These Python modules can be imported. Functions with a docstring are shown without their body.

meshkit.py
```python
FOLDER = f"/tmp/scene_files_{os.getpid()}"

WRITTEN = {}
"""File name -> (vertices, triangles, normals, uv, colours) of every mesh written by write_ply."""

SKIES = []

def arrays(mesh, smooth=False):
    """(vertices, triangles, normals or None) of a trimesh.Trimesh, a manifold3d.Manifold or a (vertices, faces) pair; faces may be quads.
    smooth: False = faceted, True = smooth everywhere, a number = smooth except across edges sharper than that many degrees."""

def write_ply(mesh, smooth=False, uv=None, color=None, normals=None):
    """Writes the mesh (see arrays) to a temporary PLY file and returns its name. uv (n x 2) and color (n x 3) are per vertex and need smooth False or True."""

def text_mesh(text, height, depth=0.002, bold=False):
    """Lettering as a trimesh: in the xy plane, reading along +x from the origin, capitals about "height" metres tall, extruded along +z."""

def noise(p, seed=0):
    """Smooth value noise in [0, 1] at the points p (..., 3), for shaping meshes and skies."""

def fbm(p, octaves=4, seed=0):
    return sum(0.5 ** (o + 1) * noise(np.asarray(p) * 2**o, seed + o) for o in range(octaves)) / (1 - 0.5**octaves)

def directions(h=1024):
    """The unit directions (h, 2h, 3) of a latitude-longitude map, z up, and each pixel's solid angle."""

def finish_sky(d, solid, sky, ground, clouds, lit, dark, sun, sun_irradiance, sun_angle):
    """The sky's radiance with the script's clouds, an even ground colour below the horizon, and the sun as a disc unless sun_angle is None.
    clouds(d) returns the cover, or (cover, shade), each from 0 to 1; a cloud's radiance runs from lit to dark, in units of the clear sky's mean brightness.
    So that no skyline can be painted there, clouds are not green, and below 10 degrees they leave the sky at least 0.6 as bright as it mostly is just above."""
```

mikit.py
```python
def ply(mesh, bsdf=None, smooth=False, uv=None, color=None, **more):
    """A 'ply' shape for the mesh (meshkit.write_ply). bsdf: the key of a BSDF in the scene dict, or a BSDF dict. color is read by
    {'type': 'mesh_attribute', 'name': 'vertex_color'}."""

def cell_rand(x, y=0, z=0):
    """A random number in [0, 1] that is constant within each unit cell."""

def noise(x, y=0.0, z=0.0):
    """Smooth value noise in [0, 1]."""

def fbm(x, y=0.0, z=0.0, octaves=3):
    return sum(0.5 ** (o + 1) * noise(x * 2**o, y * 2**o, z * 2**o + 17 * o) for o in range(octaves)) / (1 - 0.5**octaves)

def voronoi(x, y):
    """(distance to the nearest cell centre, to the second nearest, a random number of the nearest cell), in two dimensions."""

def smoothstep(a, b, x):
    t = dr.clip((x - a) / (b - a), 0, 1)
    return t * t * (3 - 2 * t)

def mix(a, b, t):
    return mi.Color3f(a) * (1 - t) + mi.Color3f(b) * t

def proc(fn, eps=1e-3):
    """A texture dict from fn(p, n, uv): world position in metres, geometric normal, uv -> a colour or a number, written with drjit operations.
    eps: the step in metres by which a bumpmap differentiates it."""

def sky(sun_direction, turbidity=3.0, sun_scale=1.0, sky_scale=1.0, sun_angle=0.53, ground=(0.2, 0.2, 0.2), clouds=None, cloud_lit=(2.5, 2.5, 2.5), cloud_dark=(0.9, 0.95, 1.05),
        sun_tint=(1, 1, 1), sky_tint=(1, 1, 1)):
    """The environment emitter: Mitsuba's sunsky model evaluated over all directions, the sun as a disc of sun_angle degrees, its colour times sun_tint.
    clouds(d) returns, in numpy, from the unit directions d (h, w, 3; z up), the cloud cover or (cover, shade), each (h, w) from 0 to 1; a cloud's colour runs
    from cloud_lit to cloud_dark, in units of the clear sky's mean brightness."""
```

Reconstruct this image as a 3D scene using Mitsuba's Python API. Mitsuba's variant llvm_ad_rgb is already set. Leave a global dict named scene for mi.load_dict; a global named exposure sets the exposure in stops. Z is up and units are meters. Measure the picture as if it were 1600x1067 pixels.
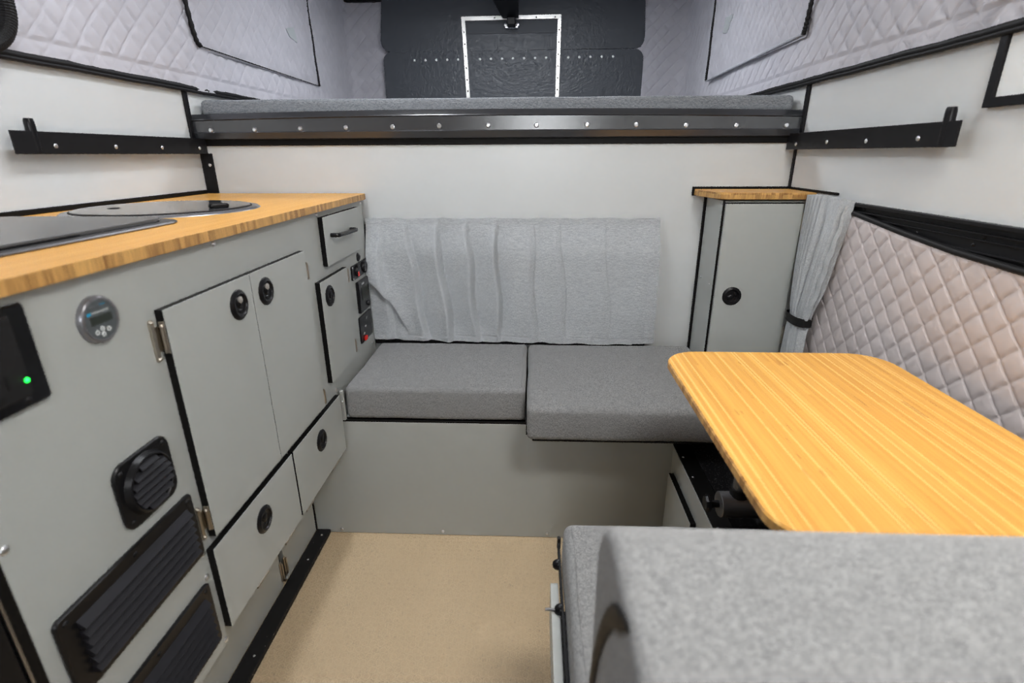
import math, random
import numpy as np
import trimesh
import manifold3d as m3
import shapely
import drjit as dr
import mitsuba as mi
import mikit
import meshkit
from mikit import proc, noise, fbm, cell_rand, smoothstep, mix

random.seed(7)
T = mi.ScalarTransform4f
scene, labels = {}, {}

# ------------------------------------------------------------------ camera
AX = np.array([[0.99913357, 0.00978239, -0.0404526], [0.04137654, -0.33815882, 0.94017902], [-0.00448221, -0.94103821, -0.33827059]])
_u, _, _vt = np.linalg.svd(AX)
AX = _u @ _vt
EYE = np.array([0.0, 0.0, 1.0])
scene['camera'] = {
    'type': 'thinlens',
    'to_world': T().look_at(origin=EYE.tolist(), target=(EYE + AX[:, 2]).tolist(), up=(-AX[:, 1]).tolist()),
    'fov_axis': 'x', 'fov': math.degrees(2 * math.atan(800 / 816.567)),
    'aperture_radius': 0.0022, 'focus_distance': 1.45, 'near_clip': 0.02, 'far_clip': 100.0,
}

# ------------------------------------------------------------------ daylight through the window of the rear door
exposure = 1.55
scene['sky'] = mikit.sky((0.3, 0.75, 0.6), turbidity=4.0, sun_scale=0.0, sky_scale=26.0, ground=(0.35, 0.34, 0.32),
                         clouds=lambda d: 0.85 + 0 * d[..., 2], cloud_lit=(2.0, 2.0, 2.0), cloud_dark=(1.6, 1.6, 1.6))
LAMPS = ((0.44, 0.30, 0.42, 0.18, 17.5, (1.02, 1.0, 0.955)), (-0.42, 0.95, 0.14, 0.60, 8.5, (0.945, 0.985, 1.04)), (-0.12, 2.05, 0.55, 0.16, 13.0, (0.96, 0.985, 1.03)))   # x, y, width, depth, radiance, tint


# ------------------------------------------------------------------ materials
def pr(key, col, rough=0.5, spec=0.5, metallic=0.0, bump=None, scale=1.0, eps=5e-4, **kw):
    b = {'type': 'principled', 'base_color': col if isinstance(col, dict) else {'type': 'rgb', 'value': list(col)},
         'roughness': rough, 'metallic': metallic, **kw}
    if metallic == 0.0:
        b['specular'] = spec
    if bump is not None:
        b = {'type': 'bumpmap', 'arbitrary': proc(bump, eps=eps), 'scale': scale, 'bsdf': b}
    scene[key] = {'type': 'twosided', 'bsdf': b}


def c3(v):
    return mi.Color3f(*[float(x) for x in v])


def fine_laminate(p, n, uv):
    return 0.00004 * noise(p.x * 900, p.y * 900, p.z * 900)


pr('m_wall', (0.585, 0.60, 0.60), rough=0.30, spec=0.45, bump=fine_laminate)
pr('m_cab', (0.375, 0.39, 0.375), rough=0.42, spec=0.4, bump=fine_laminate)
pr('m_ceiling', (0.6, 0.6, 0.6), rough=0.7, spec=0.2)
pr('m_edge', (0.004, 0.004, 0.004), rough=0.5, spec=0.15)
pr('m_blackmetal', (0.006, 0.006, 0.007), rough=0.42, spec=0.2)
pr('m_plastic', (0.005, 0.005, 0.006), rough=0.3, spec=0.28)
pr('m_gloss', (0.004, 0.004, 0.005), rough=0.15, spec=0.4)
pr('m_slat', (0.009, 0.009, 0.012), rough=0.45, spec=0.35)
pr('m_rail', (0.024, 0.026, 0.030), rough=0.22, spec=1.0, bump=lambda p, n, uv: 0.00005 * noise(p.x * 700, p.y * 700, p.z * 700))
pr('m_rubber', (0.005, 0.005, 0.0055), rough=0.55, spec=0.3)
pr('m_glass', (0.02, 0.021, 0.022), rough=0.06, spec=0.5)
pr('m_stove', (0.06, 0.06, 0.06), rough=0.25, spec=0.6)
pr('m_rimsteel', (0.45, 0.45, 0.46), rough=0.28, metallic=1.0)
pr('m_darksteel', (0.16, 0.16, 0.165), rough=0.35, metallic=1.0)
pr('m_chrome', (0.75, 0.76, 0.78), rough=0.22, metallic=1.0)
pr('m_nickel', (0.50, 0.45, 0.38), rough=0.3, metallic=1.0)
pr('m_alu', (0.80, 0.80, 0.78), rough=0.32, metallic=1.0)
pr('m_rivet', (0.92, 0.92, 0.92), rough=0.35, spec=0.7)
pr('m_graysteel', (0.16, 0.16, 0.165), rough=0.38, metallic=0.7)
pr('m_monface', (0.07, 0.08, 0.085), rough=0.4, spec=0.4)
pr('m_monrim', (0.20, 0.20, 0.215), rough=0.26, metallic=0.6)
pr('m_lcd', (0.022, 0.028, 0.022), rough=0.15, spec=0.5)
pr('m_white', (0.62, 0.64, 0.64), rough=0.5, spec=0.3)
pr('m_blue', (0.02, 0.25, 0.42), rough=0.5, spec=0.3)
pr('m_red', (0.75, 0.02, 0.015), rough=0.35, spec=0.5)
pr('m_frost', (0.68, 0.70, 0.70), rough=0.35, spec=0.4)
pr('m_tab', (0.42, 0.45, 0.46), rough=0.2, spec=0.5)
pr('m_stitch', (0.32, 0.33, 0.36), rough=0.7, spec=0.2)


def heather(dark, light, sx=230.0, sy=720.0, con=1.0):
    def fn(p, n, uv):
        a = noise(p.x * sx, p.y * sy, p.z * sy)
        b = noise(p.x * 850 + 31, p.y * 850, p.z * 850)
        d = noise(p.x * 90, p.y * 150 + 7, p.z * 150)
        t = dr.clip(0.5 + con * ((0.52 * a + 0.40 * b + 0.08 * d) - 0.5) * 2.0, 0, 1)
        return mix(c3(dark), c3(light), t)
    return proc(fn)


def weave(p, n, uv):
    return 0.00018 * noise(p.x * 700, p.y * 900, p.z * 900)


pr('m_cushion', heather((0.138, 0.140, 0.143), (0.300, 0.301, 0.300), sx=480, con=0.85), rough=0.95, spec=0.1, sheen=0.3, bump=weave)
pr('m_curtain', heather((0.28, 0.30, 0.325), (0.55, 0.565, 0.575), sx=150, sy=900, con=0.8), rough=0.95, spec=0.1, bump=weave)
pr('m_mattress', heather((0.125, 0.135, 0.15), (0.31, 0.325, 0.345)), rough=0.95, spec=0.1, bump=weave)


def quilt_wrinkle(p, n, uv):
    w = fbm(p.x * 60, p.y * 60, p.z * 60, 2) * 2.0
    s = noise(p.y * 140 + p.x * 140 + w * 2, p.z * 45 - p.y * 30, p.x * 40)
    return 0.0022 * s * (0.35 + fbm(p.x * 14, p.y * 14, p.z * 14 + 5, 2))


def quilt_col(p, n, uv):
    t = fbm(p.x * 25, p.y * 25, p.z * 25, 3)
    return mix(c3((0.44, 0.435, 0.475)), c3((0.50, 0.495, 0.535)), t)


pr('m_quilt', proc(quilt_col), rough=0.75, spec=0.25, sheen=0.4, bump=quilt_wrinkle)
pr('m_quiltflap', proc(lambda p, n, uv: quilt_col(p, n, uv) * 0.95), rough=0.7, spec=0.25, sheen=0.4, bump=quilt_wrinkle)
pr('m_quiltlow_bounce', proc(lambda p, n, uv: quilt_col(p, n, uv) * mi.Color3f(1.07, 0.985, 0.90)), rough=0.8, spec=0.2, sheen=0.4,  # liner fabric with the table's warm bounce light tinted into its colour
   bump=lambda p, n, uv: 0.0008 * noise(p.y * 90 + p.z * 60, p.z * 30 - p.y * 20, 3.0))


def bamboo(p, n, uv):
    sid = dr.floor(p.x / 0.0058 + 0.25 * noise(p.x * 30, p.y * 2.5))
    jog = dr.floor(p.y * 1.3 + 3 * cell_rand(sid, 3))
    tone = cell_rand(sid, jog, 1)
    fine = noise(p.x * 900, p.y * 14, p.z * 10)
    fine2 = noise(p.x * 2600, p.y * 40, 0.0)
    top = mix(c3((0.55, 0.252, 0.045)), c3((0.70, 0.378, 0.085)), dr.clip(0.15 + 0.55 * tone + 0.5 * (fine - 0.4) + 0.2 * (fine2 - 0.5), 0, 1))
    line = cell_rand(sid, 5, 9)
    fx = p.x / 0.0058 - dr.floor(p.x / 0.0058)
    top = mix(top, c3((0.80, 0.49, 0.155)), dr.select(line > 0.72, 1.0, 0.0) * 0.6 * smoothstep(0.0, 0.2, fx) * (1 - smoothstep(0.5, 0.8, fx)))
    node = smoothstep(0.84, 0.92, noise(p.x * 230, p.y * 26, 7.0)) * smoothstep(0.55, 0.85, noise(p.x * 40, p.y * 7, 2.0))
    top = mix(top, c3((0.40, 0.17, 0.035)), node * 0.5)
    q = (p.x + p.y)
    eid = dr.floor(q / 0.0115 + 0.9 * noise(q * 40, 1.0))
    et = cell_rand(eid, dr.floor(p.z / 0.05), 4)
    ef = noise(q * 700, p.z * 60, 2.0)
    edge = mix(c3((0.28, 0.125, 0.035)), c3((0.70, 0.40, 0.125)), dr.clip(0.1 + 0.75 * et + 0.5 * (ef - 0.4), 0, 1))
    k = dr.select(dr.abs(n.z) < 0.6, 1.0, 0.0)
    return mix(top, edge, k)


pr('m_bamboo', proc(bamboo), rough=0.42, spec=0.45)


def bamboo_fine(p, n, uv):
    c = bamboo(p, n, uv)
    g = mix(c3((0.55, 0.272, 0.062)), c3((0.64, 0.33, 0.08)), noise(p.x * 700, p.y * 16, p.z * 10))
    return mix(g, c, dr.select(dr.abs(n.z) < 0.6, 1.0, 0.35)) * 0.88


pr('m_bamboo_fine', proc(bamboo_fine), rough=0.40, spec=0.45)


def floor_rings(p, n, uv):
    P = 0.0175
    Q = P * 1.7320508
    r1x, r1y = p.x / P - dr.round(p.x / P), p.y / Q - dr.round(p.y / Q)
    x2, y2 = p.x / P + 0.5, p.y / Q + 0.5
    r2x, r2y = x2 - dr.round(x2), y2 - dr.round(y2)
    d = dr.sqrt(dr.minimum(dr.square(r1x * P) + dr.square(r1y * Q), dr.square(r2x * P) + dr.square(r2y * Q)))
    ring = dr.exp(-dr.square((d - 0.0072) / 0.0011))
    return 0.0012 * ring + 0.0005 * noise(p.x * 500, p.y * 500)


def floor_col(p, n, uv):
    s = noise(p.x * 420, p.y * 420)
    s2 = noise(p.x * 850, p.y * 850, 4.0)
    g = fbm(p.x * 4, p.y * 4, 0.0, 2)
    c = mix(c3((0.46, 0.335, 0.195)), c3((0.68, 0.525, 0.345)), dr.clip(0.3 * s + 0.45 * s2 + 0.35 * g, 0, 1))
    P_ = 0.0175
    Q_ = P_ * 1.7320508
    ax_, ay_ = p.x / P_ - dr.round(p.x / P_), p.y / Q_ - dr.round(p.y / Q_)
    bx_, by_ = p.x / P_ + 0.5 - dr.round(p.x / P_ + 0.5), p.y / Q_ + 0.5 - dr.round(p.y / Q_ + 0.5)
    rim = dr.sqrt(dr.minimum(dr.square(ax_ * P_) + dr.square(ay_ * Q_), dr.square(bx_ * P_) + dr.square(by_ * Q_)))
    c = mix(c, c3((0.80, 0.67, 0.48)), 0.35 * dr.exp(-dr.square((rim - 0.0068) / 0.0010)))     # light on the raised coin rims, put into the colour
    speck = smoothstep(0.84, 0.90, noise(p.x * 520 + 9, p.y * 520, 8.0))
    return mix(c, c3((0.30, 0.21, 0.13)), speck * 0.5)


pr('m_floor', proc(floor_col), rough=0.6, spec=0.3, bump=floor_rings, eps=3e-4)


def hammered(p, n, uv):
    w = noise(p.x * 60, p.z * 60, p.y * 60)
    return 0.0026 * noise(p.x * 150 + 3 * w, p.z * 200 + 2 * w, p.y * 130)


pr('m_leather', (0.050, 0.058, 0.070), rough=0.45, spec=0.55, bump=hammered, eps=8e-4)
pr('m_carpet', proc(lambda p, n, uv: mix(c3((0.004, 0.004, 0.005)), c3((0.055, 0.055, 0.058)), smoothstep(0.55, 0.95, noise(p.x * 420, p.y * 420, p.z * 420)))),
   rough=0.9, spec=0.2, bump=lambda p, n, uv: 0.003 * noise(p.x * 350, p.y * 350, p.z * 350))
pr('m_strip', proc(lambda p, n, uv: mix(c3((0.008, 0.008, 0.009)), c3((0.35, 0.33, 0.30)), smoothstep(0.90, 0.95, noise(p.x * 260, p.y * 260, p.z * 260)))), rough=0.6, spec=0.3)
scene['m_lamp'] = {'type': 'diffuse', 'reflectance': {'type': 'rgb', 'value': 0.6}}


# ------------------------------------------------------------------ mesh helpers
def add(key, mesh, mat, smooth=False, **kw):
    assert key not in scene, key
    scene[key] = mikit.ply(mesh, mat, smooth=smooth, **kw)
    return scene[key]


def put(key, shape, M):
    assert key not in scene, key
    scene[key] = {**shape, 'to_world': M}


def tag(key, label, cat=None, group=None, kind=None):
    d = {'label': label}
    if cat:
        d['category'] = cat
    if group:
        d['group'] = group
    if kind:
        d['kind'] = kind
    labels[key] = d


COUNT = {}


def num(base):
    k = COUNT.get(base, 0)
    COUNT[base] = k + 1
    return base if k == 0 else f'{base}_{k:03d}'


def hull(pts):
    m = m3.Manifold.hull_points(np.asarray(pts, float)).to_mesh()
    return trimesh.Trimesh(m.vert_properties[:, :3], m.tri_verts, process=False)


def box(x0, x1, y0, y1, z0, z1, c=0.0015):
    x0, x1 = min(x0, x1), max(x0, x1)
    y0, y1 = min(y0, y1), max(y0, y1)
    z0, z1 = min(z0, z1), max(z0, z1)
    c = min(c, 0.3 * min(x1 - x0, y1 - y0, z1 - z0))
    if c <= 0:
        return hull([(x, y, z) for x in (x0, x1) for y in (y0, y1) for z in (z0, z1)])
    pts = []
    for sx in (0, 1):
        for sy in (0, 1):
            for sz in (0, 1):
                X, Y, Z = (x0, x1)[sx], (y0, y1)[sy], (z0, z1)[sz]
                dx, dy, dz = (c, -c)[sx], (c, -c)[sy], (c, -c)[sz]
                pts += [(X, Y + dy, Z + dz), (X + dx, Y, Z + dz), (X + dx, Y + dy, Z)]
    return hull(pts)


def join(*ms):
    return trimesh.util.concatenate(list(ms))


def grid(P, closed_u=False):
    """P (nu, nv, 3) -> quad mesh."""
    nu, nv = P.shape[:2]
    i = np.arange(nu if closed_u else nu - 1)
    j = np.arange(nv - 1)
    I, J = np.meshgrid(i, j, indexing='ij')
    a = I * nv + J
    b = ((I + 1) % nu) * nv + J
    f = np.stack([a, b, b + 1, a + 1], -1).reshape(-1, 4)
    f = np.vstack([f[:, [0, 1, 2]], f[:, [0, 2, 3]]])
    return trimesh.Trimesh(P.reshape(-1, 3), f, process=False)


def thick(P, nrm, t):
    """A sheet P (nu, nv, 3) given thickness t along nrm, closed at the rim."""
    Q = P - np.asarray(nrm) * t
    nu, nv = P.shape[:2]
    rim = [(0, j) for j in range(nv)] + [(i, nv - 1) for i in range(1, nu)] + [(nu - 1, j) for j in range(nv - 2, -1, -1)] + [(i, 0) for i in range(nu - 2, -1, -1)]
    R = np.array([[P[a], Q[a]] for a in rim])
    return join(grid(P), grid(Q), grid(R))


def tube(pts, r, sides=10, closed=False):
    p = np.asarray(pts, float)
    r = np.broadcast_to(np.asarray(r, float), (len(p),))
    if closed:
        t = np.roll(p, -1, 0) - np.roll(p, 1, 0)
    else:
        t = np.gradient(p, axis=0)
    t /= np.linalg.norm(t, axis=1, keepdims=True) + 1e-12
    ref = np.array([0, 0, 1.0]) if abs(t[0, 2]) < 0.9 else np.array([1.0, 0, 0])
    a = np.cross(t[0], ref)
    a /= np.linalg.norm(a)
    A = []
    for k in range(len(p)):
        a = a - t[k] * (a @ t[k])
        a /= np.linalg.norm(a)
        A.append(a)
    A = np.array(A)
    B = np.cross(t, A)
    ang = np.arange(sides) * 2 * np.pi / sides
    V = p[None] + r[None, :, None] * (np.cos(ang)[:, None, None] * A[None] + np.sin(ang)[:, None, None] * B[None])
    if closed:
        V = np.concatenate([V, V[:, :1]], 1)
        return grid(V, True)
    m = grid(V, True)
    n = len(p)
    vs = np.vstack([m.vertices, p[0], p[-1]])
    c0, c1 = len(vs) - 2, len(vs) - 1
    caps = []
    for k in range(sides):
        k2 = (k + 1) % sides
        caps += [[c0, k2 * n, k * n], [c1, k * n + n - 1, k2 * n + n - 1]]
    return trimesh.Trimesh(vs, np.vstack([m.faces, caps]), process=False)


def bez(pts, n=24):
    """Catmull-Rom through the points."""
    p = np.asarray(pts, float)
    p = np.vstack([2 * p[0] - p[1], p, 2 * p[-1] - p[-2]])
    out = []
    for k in range(1, len(p) - 2):
        for t in np.linspace(0, 1, n, endpoint=(k == len(p) - 3)):
            out.append(0.5 * (2 * p[k] + (p[k + 1] - p[k - 1]) * t + (2 * p[k - 1] - 5 * p[k] + 4 * p[k + 1] - p[k + 2]) * t**2 + (3 * p[k] - p[k - 1] - 3 * p[k + 1] + p[k + 2]) * t**3))
    return np.array(out)


def lathe(prof, n=40):
    """Profile of (radius, height) about local z."""
    pr_ = np.asarray(prof, float)
    a = np.arange(n) * 2 * np.pi / n
    V = np.stack([np.cos(a)[:, None] * pr_[None, :, 0], np.sin(a)[:, None] * pr_[None, :, 0], np.broadcast_to(pr_[None, :, 1], (n, len(pr_)))], -1)
    m = grid(V, True)
    m.faces = m.faces[:, ::-1]
    return m


def rrect(w, h, r, n=8, cx=0.0, cy=0.0):
    pts = []
    for k, (sx, sy) in enumerate(((1, 1), (-1, 1), (-1, -1), (1, -1))):
        for t in np.linspace(0, np.pi / 2, n):
            a = k * np.pi / 2 + t
            pts.append((cx + sx * (w / 2 - r) + r * np.cos(a), cy + sy * (h / 2 - r) + r * np.sin(a)))
    return np.array(pts)


def slab(outline, h, c=0.001):
    """A plate: a convex outline (n, 2) extruded from z=0 to z=h with chamfered upper and lower rim."""
    o = np.asarray(outline, float)
    ctr = o.mean(0)
    d = o - ctr
    s = 1 - c / np.maximum(np.linalg.norm(d, axis=1, keepdims=True), 1e-9)
    i = ctr + d * s
    z = lambda q, k: np.column_stack([q, np.full(len(q), k)])
    return hull(np.vstack([z(i, 0), z(o, c), z(o, h - c), z(i, h)]))


def rbox(x0, x1, y0, y1, z0, z1, r=0.02, n=(24, 24, 8), puff=0.0, rough=0.0, seed=0):
    """Upholstered block: rounded edges, a slightly puffed top and small dents."""
    lo, hi = np.array([x0, y0, z0]), np.array([x1, y1, z1])
    r = min(r, 0.49 * (hi - lo).min())

    def axis(k):
        a = 1 - np.cos(np.linspace(0, np.pi / 2, 7))
        return np.concatenate([lo[k] + r * np.tan(np.linspace(0, np.pi / 4, 6)), np.linspace(lo[k] + r, hi[k] - r, n[k] + 2)[1:-1], hi[k] - r * np.tan(np.linspace(np.pi / 4, 0, 6))])
    ax = [axis(k) for k in range(3)]
    parts = []
    for k in range(3):
        u, v = [(1, 2), (2, 0), (0, 1)][k]
        U, V = np.meshgrid(ax[u], ax[v], indexing='ij')
        for s in (0, 1):
            P = np.zeros(U.shape + (3,))
            P[..., u], P[..., v], P[..., k] = U, V, (lo, hi)[s][k]
            g = grid(P)
            if s == 0:
                g.faces = g.faces[:, ::-1]
            parts.append(g)
    m = trimesh.util.concatenate(parts)
    m.merge_vertices()
    p = np.array(m.vertices)
    q = np.clip(p, lo + r, hi - r)
    d = p - q
    L = np.linalg.norm(d, axis=1, keepdims=True)
    nrm = d / np.maximum(L, 1e-12)
    p = q + r * nrm
    cen, half = (lo + hi) / 2, (hi - lo) / 2
    e = (p - cen) / half
    w = np.clip(1 - e[:, 0] ** 4, 0, 1) * np.clip(1 - e[:, 1] ** 4, 0, 1)
    p[:, 2] += puff * w * np.clip(nrm[:, 2], 0, 1)
    p[:, 1] -= 0.6 * puff * np.clip(1 - e[:, 0] ** 6, 0, 1) * np.clip(1 - e[:, 2] ** 2, 0, 1) * np.clip(-nrm[:, 1], 0, 1)
    if rough:
        p += nrm * (rough * (meshkit.fbm(p * 9.0, 3, seed) - 0.5))[:, None]
    m.vertices = p
    return m


def frame(o, X, Y, Z):
    M = np.eye(4)
    M[:3, 0], M[:3, 1], M[:3, 2], M[:3, 3] = X, Y, Z, o
    return M


def on_left(x, y, z):      # local x -> +y, local y -> +z, out of the face -> +x
    return T(frame((x, y, z), (0, 1, 0), (0, 0, 1), (1, 0, 0)))


def on_back(x, y, z):      # faces -y
    return T(frame((x, y, z), (1, 0, 0), (0, 0, 1), (0, -1, 0)))


def on_right(x, y, z):     # faces -x
    return T(frame((x, y, z), (0, -1, 0), (0, 0, 1), (-1, 0, 0)))


def on_top(x, y, z):
    return T().translate([x, y, z])


def moved(m, M):
    m = m.copy()
    m.apply_transform(np.array(T(M).matrix, float))
    return m


SCREW = mikit.ply(join(lathe([(0, 0.0026), (0.0018, 0.0026), (0.0020, 0.0022), (0.0034, 0.0019), (0.0046, 0.0008), (0.0048, 0)], 16)), 'm_chrome', smooth=40)
SCREW_B = mikit.ply(lathe([(0, 0.002), (0.002, 0.0018), (0.0034, 0.0008), (0.0036, 0)], 12), 'm_plastic', smooth=40)
SCREW_S = mikit.ply(lathe([(0, 0.002), (0.0016, 0.0018), (0.0026, 0.0008), (0.0028, 0)], 12), 'm_chrome', smooth=40)

# ------------------------------------------------------------------ the setting
XL, XR, YB = -0.95, 0.705, 1.54
YR, YE = -0.80, 2.94
ZC = 1.712
add('floor', box(-0.98, 0.75, YR, YB, -0.03, 0.0, 0), 'm_floor')
tag('floor', 'beige vinyl floor with raised coin pattern between cabinet and bench', kind='structure')
add('wall_back', box(XL - 0.02, XR + 0.04, YB, YB + 0.02, 0.0, 1.04, 0), 'm_wall')
tag('wall_back', 'pale grey panel wall below the bed platform', kind='structure')
add('wall_left', box(XL - 0.02, XL, YR, YE, 0.0, 1.178, 0), 'm_wall')
tag('wall_left', 'pale grey panel wall above the kitchen worktop', kind='structure')
add('wall_right', box(XR, XR + 0.02, YR, YE, 0.896, 1.178, 0), 'm_wall')
add('wall_right_lower', box(XR + 0.040, XR + 0.06, YR, 1.384, 0.0, 0.8945, 0), 'm_wall')
tag('wall_right_lower', 'recessed lower right wall behind the quilted panel', kind='structure')
add('wall_right_corner', box(XR, XR + 0.05, 1.385, YB, 0.0, 0.8945, 0), 'm_wall')
tag('wall_right_corner', 'lower right wall beside the corner cabinet', kind='structure')
tag('wall_right', 'pale grey panel wall above the quilted side panel', kind='structure')
add('wall_rear', join(box(XL - 0.02, -0.18, YR - 0.02, YR, 0, ZC, 0), box(0.26, XR + 0.06, YR - 0.02, YR, 0, ZC, 0), box(-0.18, 0.26, YR - 0.02, YR, 0, 1.02, 0), box(-0.18, 0.26, YR - 0.02, YR, 1.42, ZC, 0)), 'm_wall')
tag('wall_rear', 'pale grey rear wall around the door window', kind='structure')
scene['m_pane'] = {'type': 'thindielectric'}
add('window_3__pane', trimesh.Trimesh([(-0.18, YR - 0.01, 1.02), (0.26, YR - 0.01, 1.02), (0.26, YR - 0.01, 1.42), (-0.18, YR - 0.01, 1.42)], [[0, 1, 2], [0, 2, 3]], process=False), 'm_pane')
tag('window_3', 'window in the rear door', kind='structure')
add('wall_upper', join(box(XL - 0.03, XL - 0.008, YR, YE, 1.17, ZC + 0.02, 0), box(XR + 0.045, XR + 0.06, YR, YE, 1.17, ZC + 0.02, 0), box(XL - 0.03, XR + 0.06, YE, YE + 0.02, 1.02, ZC + 0.02, 0)), 'm_wall')
tag('wall_upper', 'raised upper walls behind the quilted liner', kind='structure')
add('ceiling', box(XL - 0.03, XR + 0.06, YR - 0.02, YE + 0.02, ZC, ZC + 0.02, 0), 'm_ceiling')
tag('ceiling', 'pale ceiling of the raised roof', kind='structure')
add('bed_platform', box(XL, XR, YB + 0.002, YE, 1.042, 1.104), 'm_cab')
tag('bed_platform', 'raised bed platform behind the dark front rail', kind='structure')
add('trim_1', box(XL, XR, YB - 0.006, YB, 1.024, 1.041), 'm_edge')
tag('trim_1', 'black gap strip under the bed rail', kind='structure')
# corner trims
add('trim_2', box(XL, -0.915, YB - 0.004, YB, 0.896, 1.004), 'm_blackmetal')
tag('trim_2', 'black corner angle between left wall and back wall', kind='structure')
put('trim_2__screw', SCREW, on_back(-0.926, YB - 0.004, 0.973))
add('trim_3', box(XL, XL + 0.006, 1.506, 1.524, 1.004, 1.17), 'm_blackmetal')
tag('trim_3', 'narrow black joint strip on the left wall beside the bed', kind='structure')
add('trim_4', box(XR - 0.004, XR, 1.528, YB, 0.905, 1.02), 'm_blackmetal')
tag('trim_4', 'thin black joint strip in the right wall corner', kind='structure')
add('trim_5', box(XR - 0.006, XR, 1.506, 1.524, 1.02, 1.17), 'm_blackmetal')
tag('trim_5', 'narrow black joint strip on the right wall beside the bed', kind='structure')
add('trim_6', box(XL, XL + 0.006, YR, 1.53, 0.8955, 0.9055), 'm_edge')
tag('trim_6', 'black strip along the left wall at the worktop', kind='structure')
add('baseboard_left', box(-0.60, -0.5615, YR, 1.178, 0, 0.013, 0.0015), 'm_strip')
tag('baseboard_left', 'flat black strip on the floor along the kitchen cabinet', kind='structure')
for y in (1.153, 1.06, 0.784):
    put(num('baseboard_left__screw'), SCREW_S, on_top(-0.577, y, 0.013))

# ceiling lamps
for k, (x, y, w, d, LAMP, LAMP_COL) in enumerate(LAMPS):
    t = num('ceiling_lamp')
    add(t + '__housing', box(x - w / 2 - 0.01, x + w / 2 + 0.01, y - d / 2 - 0.01, y + d / 2 + 0.01, ZC - 0.012, ZC - 0.001, 0.002), 'm_white')
    v = np.array([[x - w / 2, y - d / 2, ZC - 0.0135], [x - w / 2, y + d / 2, ZC - 0.0135], [x + w / 2, y + d / 2, ZC - 0.0135], [x + w / 2, y - d / 2, ZC - 0.0135]])
    add(t + '__diffuser', trimesh.Trimesh(v, [[0, 1, 2], [0, 2, 3]], process=False), 'm_lamp',
        emitter={'type': 'area', 'radiance': {'type': 'rgb', 'value': [LAMP * c for c in LAMP_COL]}})
    tag(t, ('flat white ceiling lamp over the galley', 'flat white ceiling lamp over the bench', 'flat white ceiling lamp over the bed')[k], 'ceiling lamp', 'ceiling lamps')

# ------------------------------------------------------------------ quilted liner of the raised roof
QD = 0.0575


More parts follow.
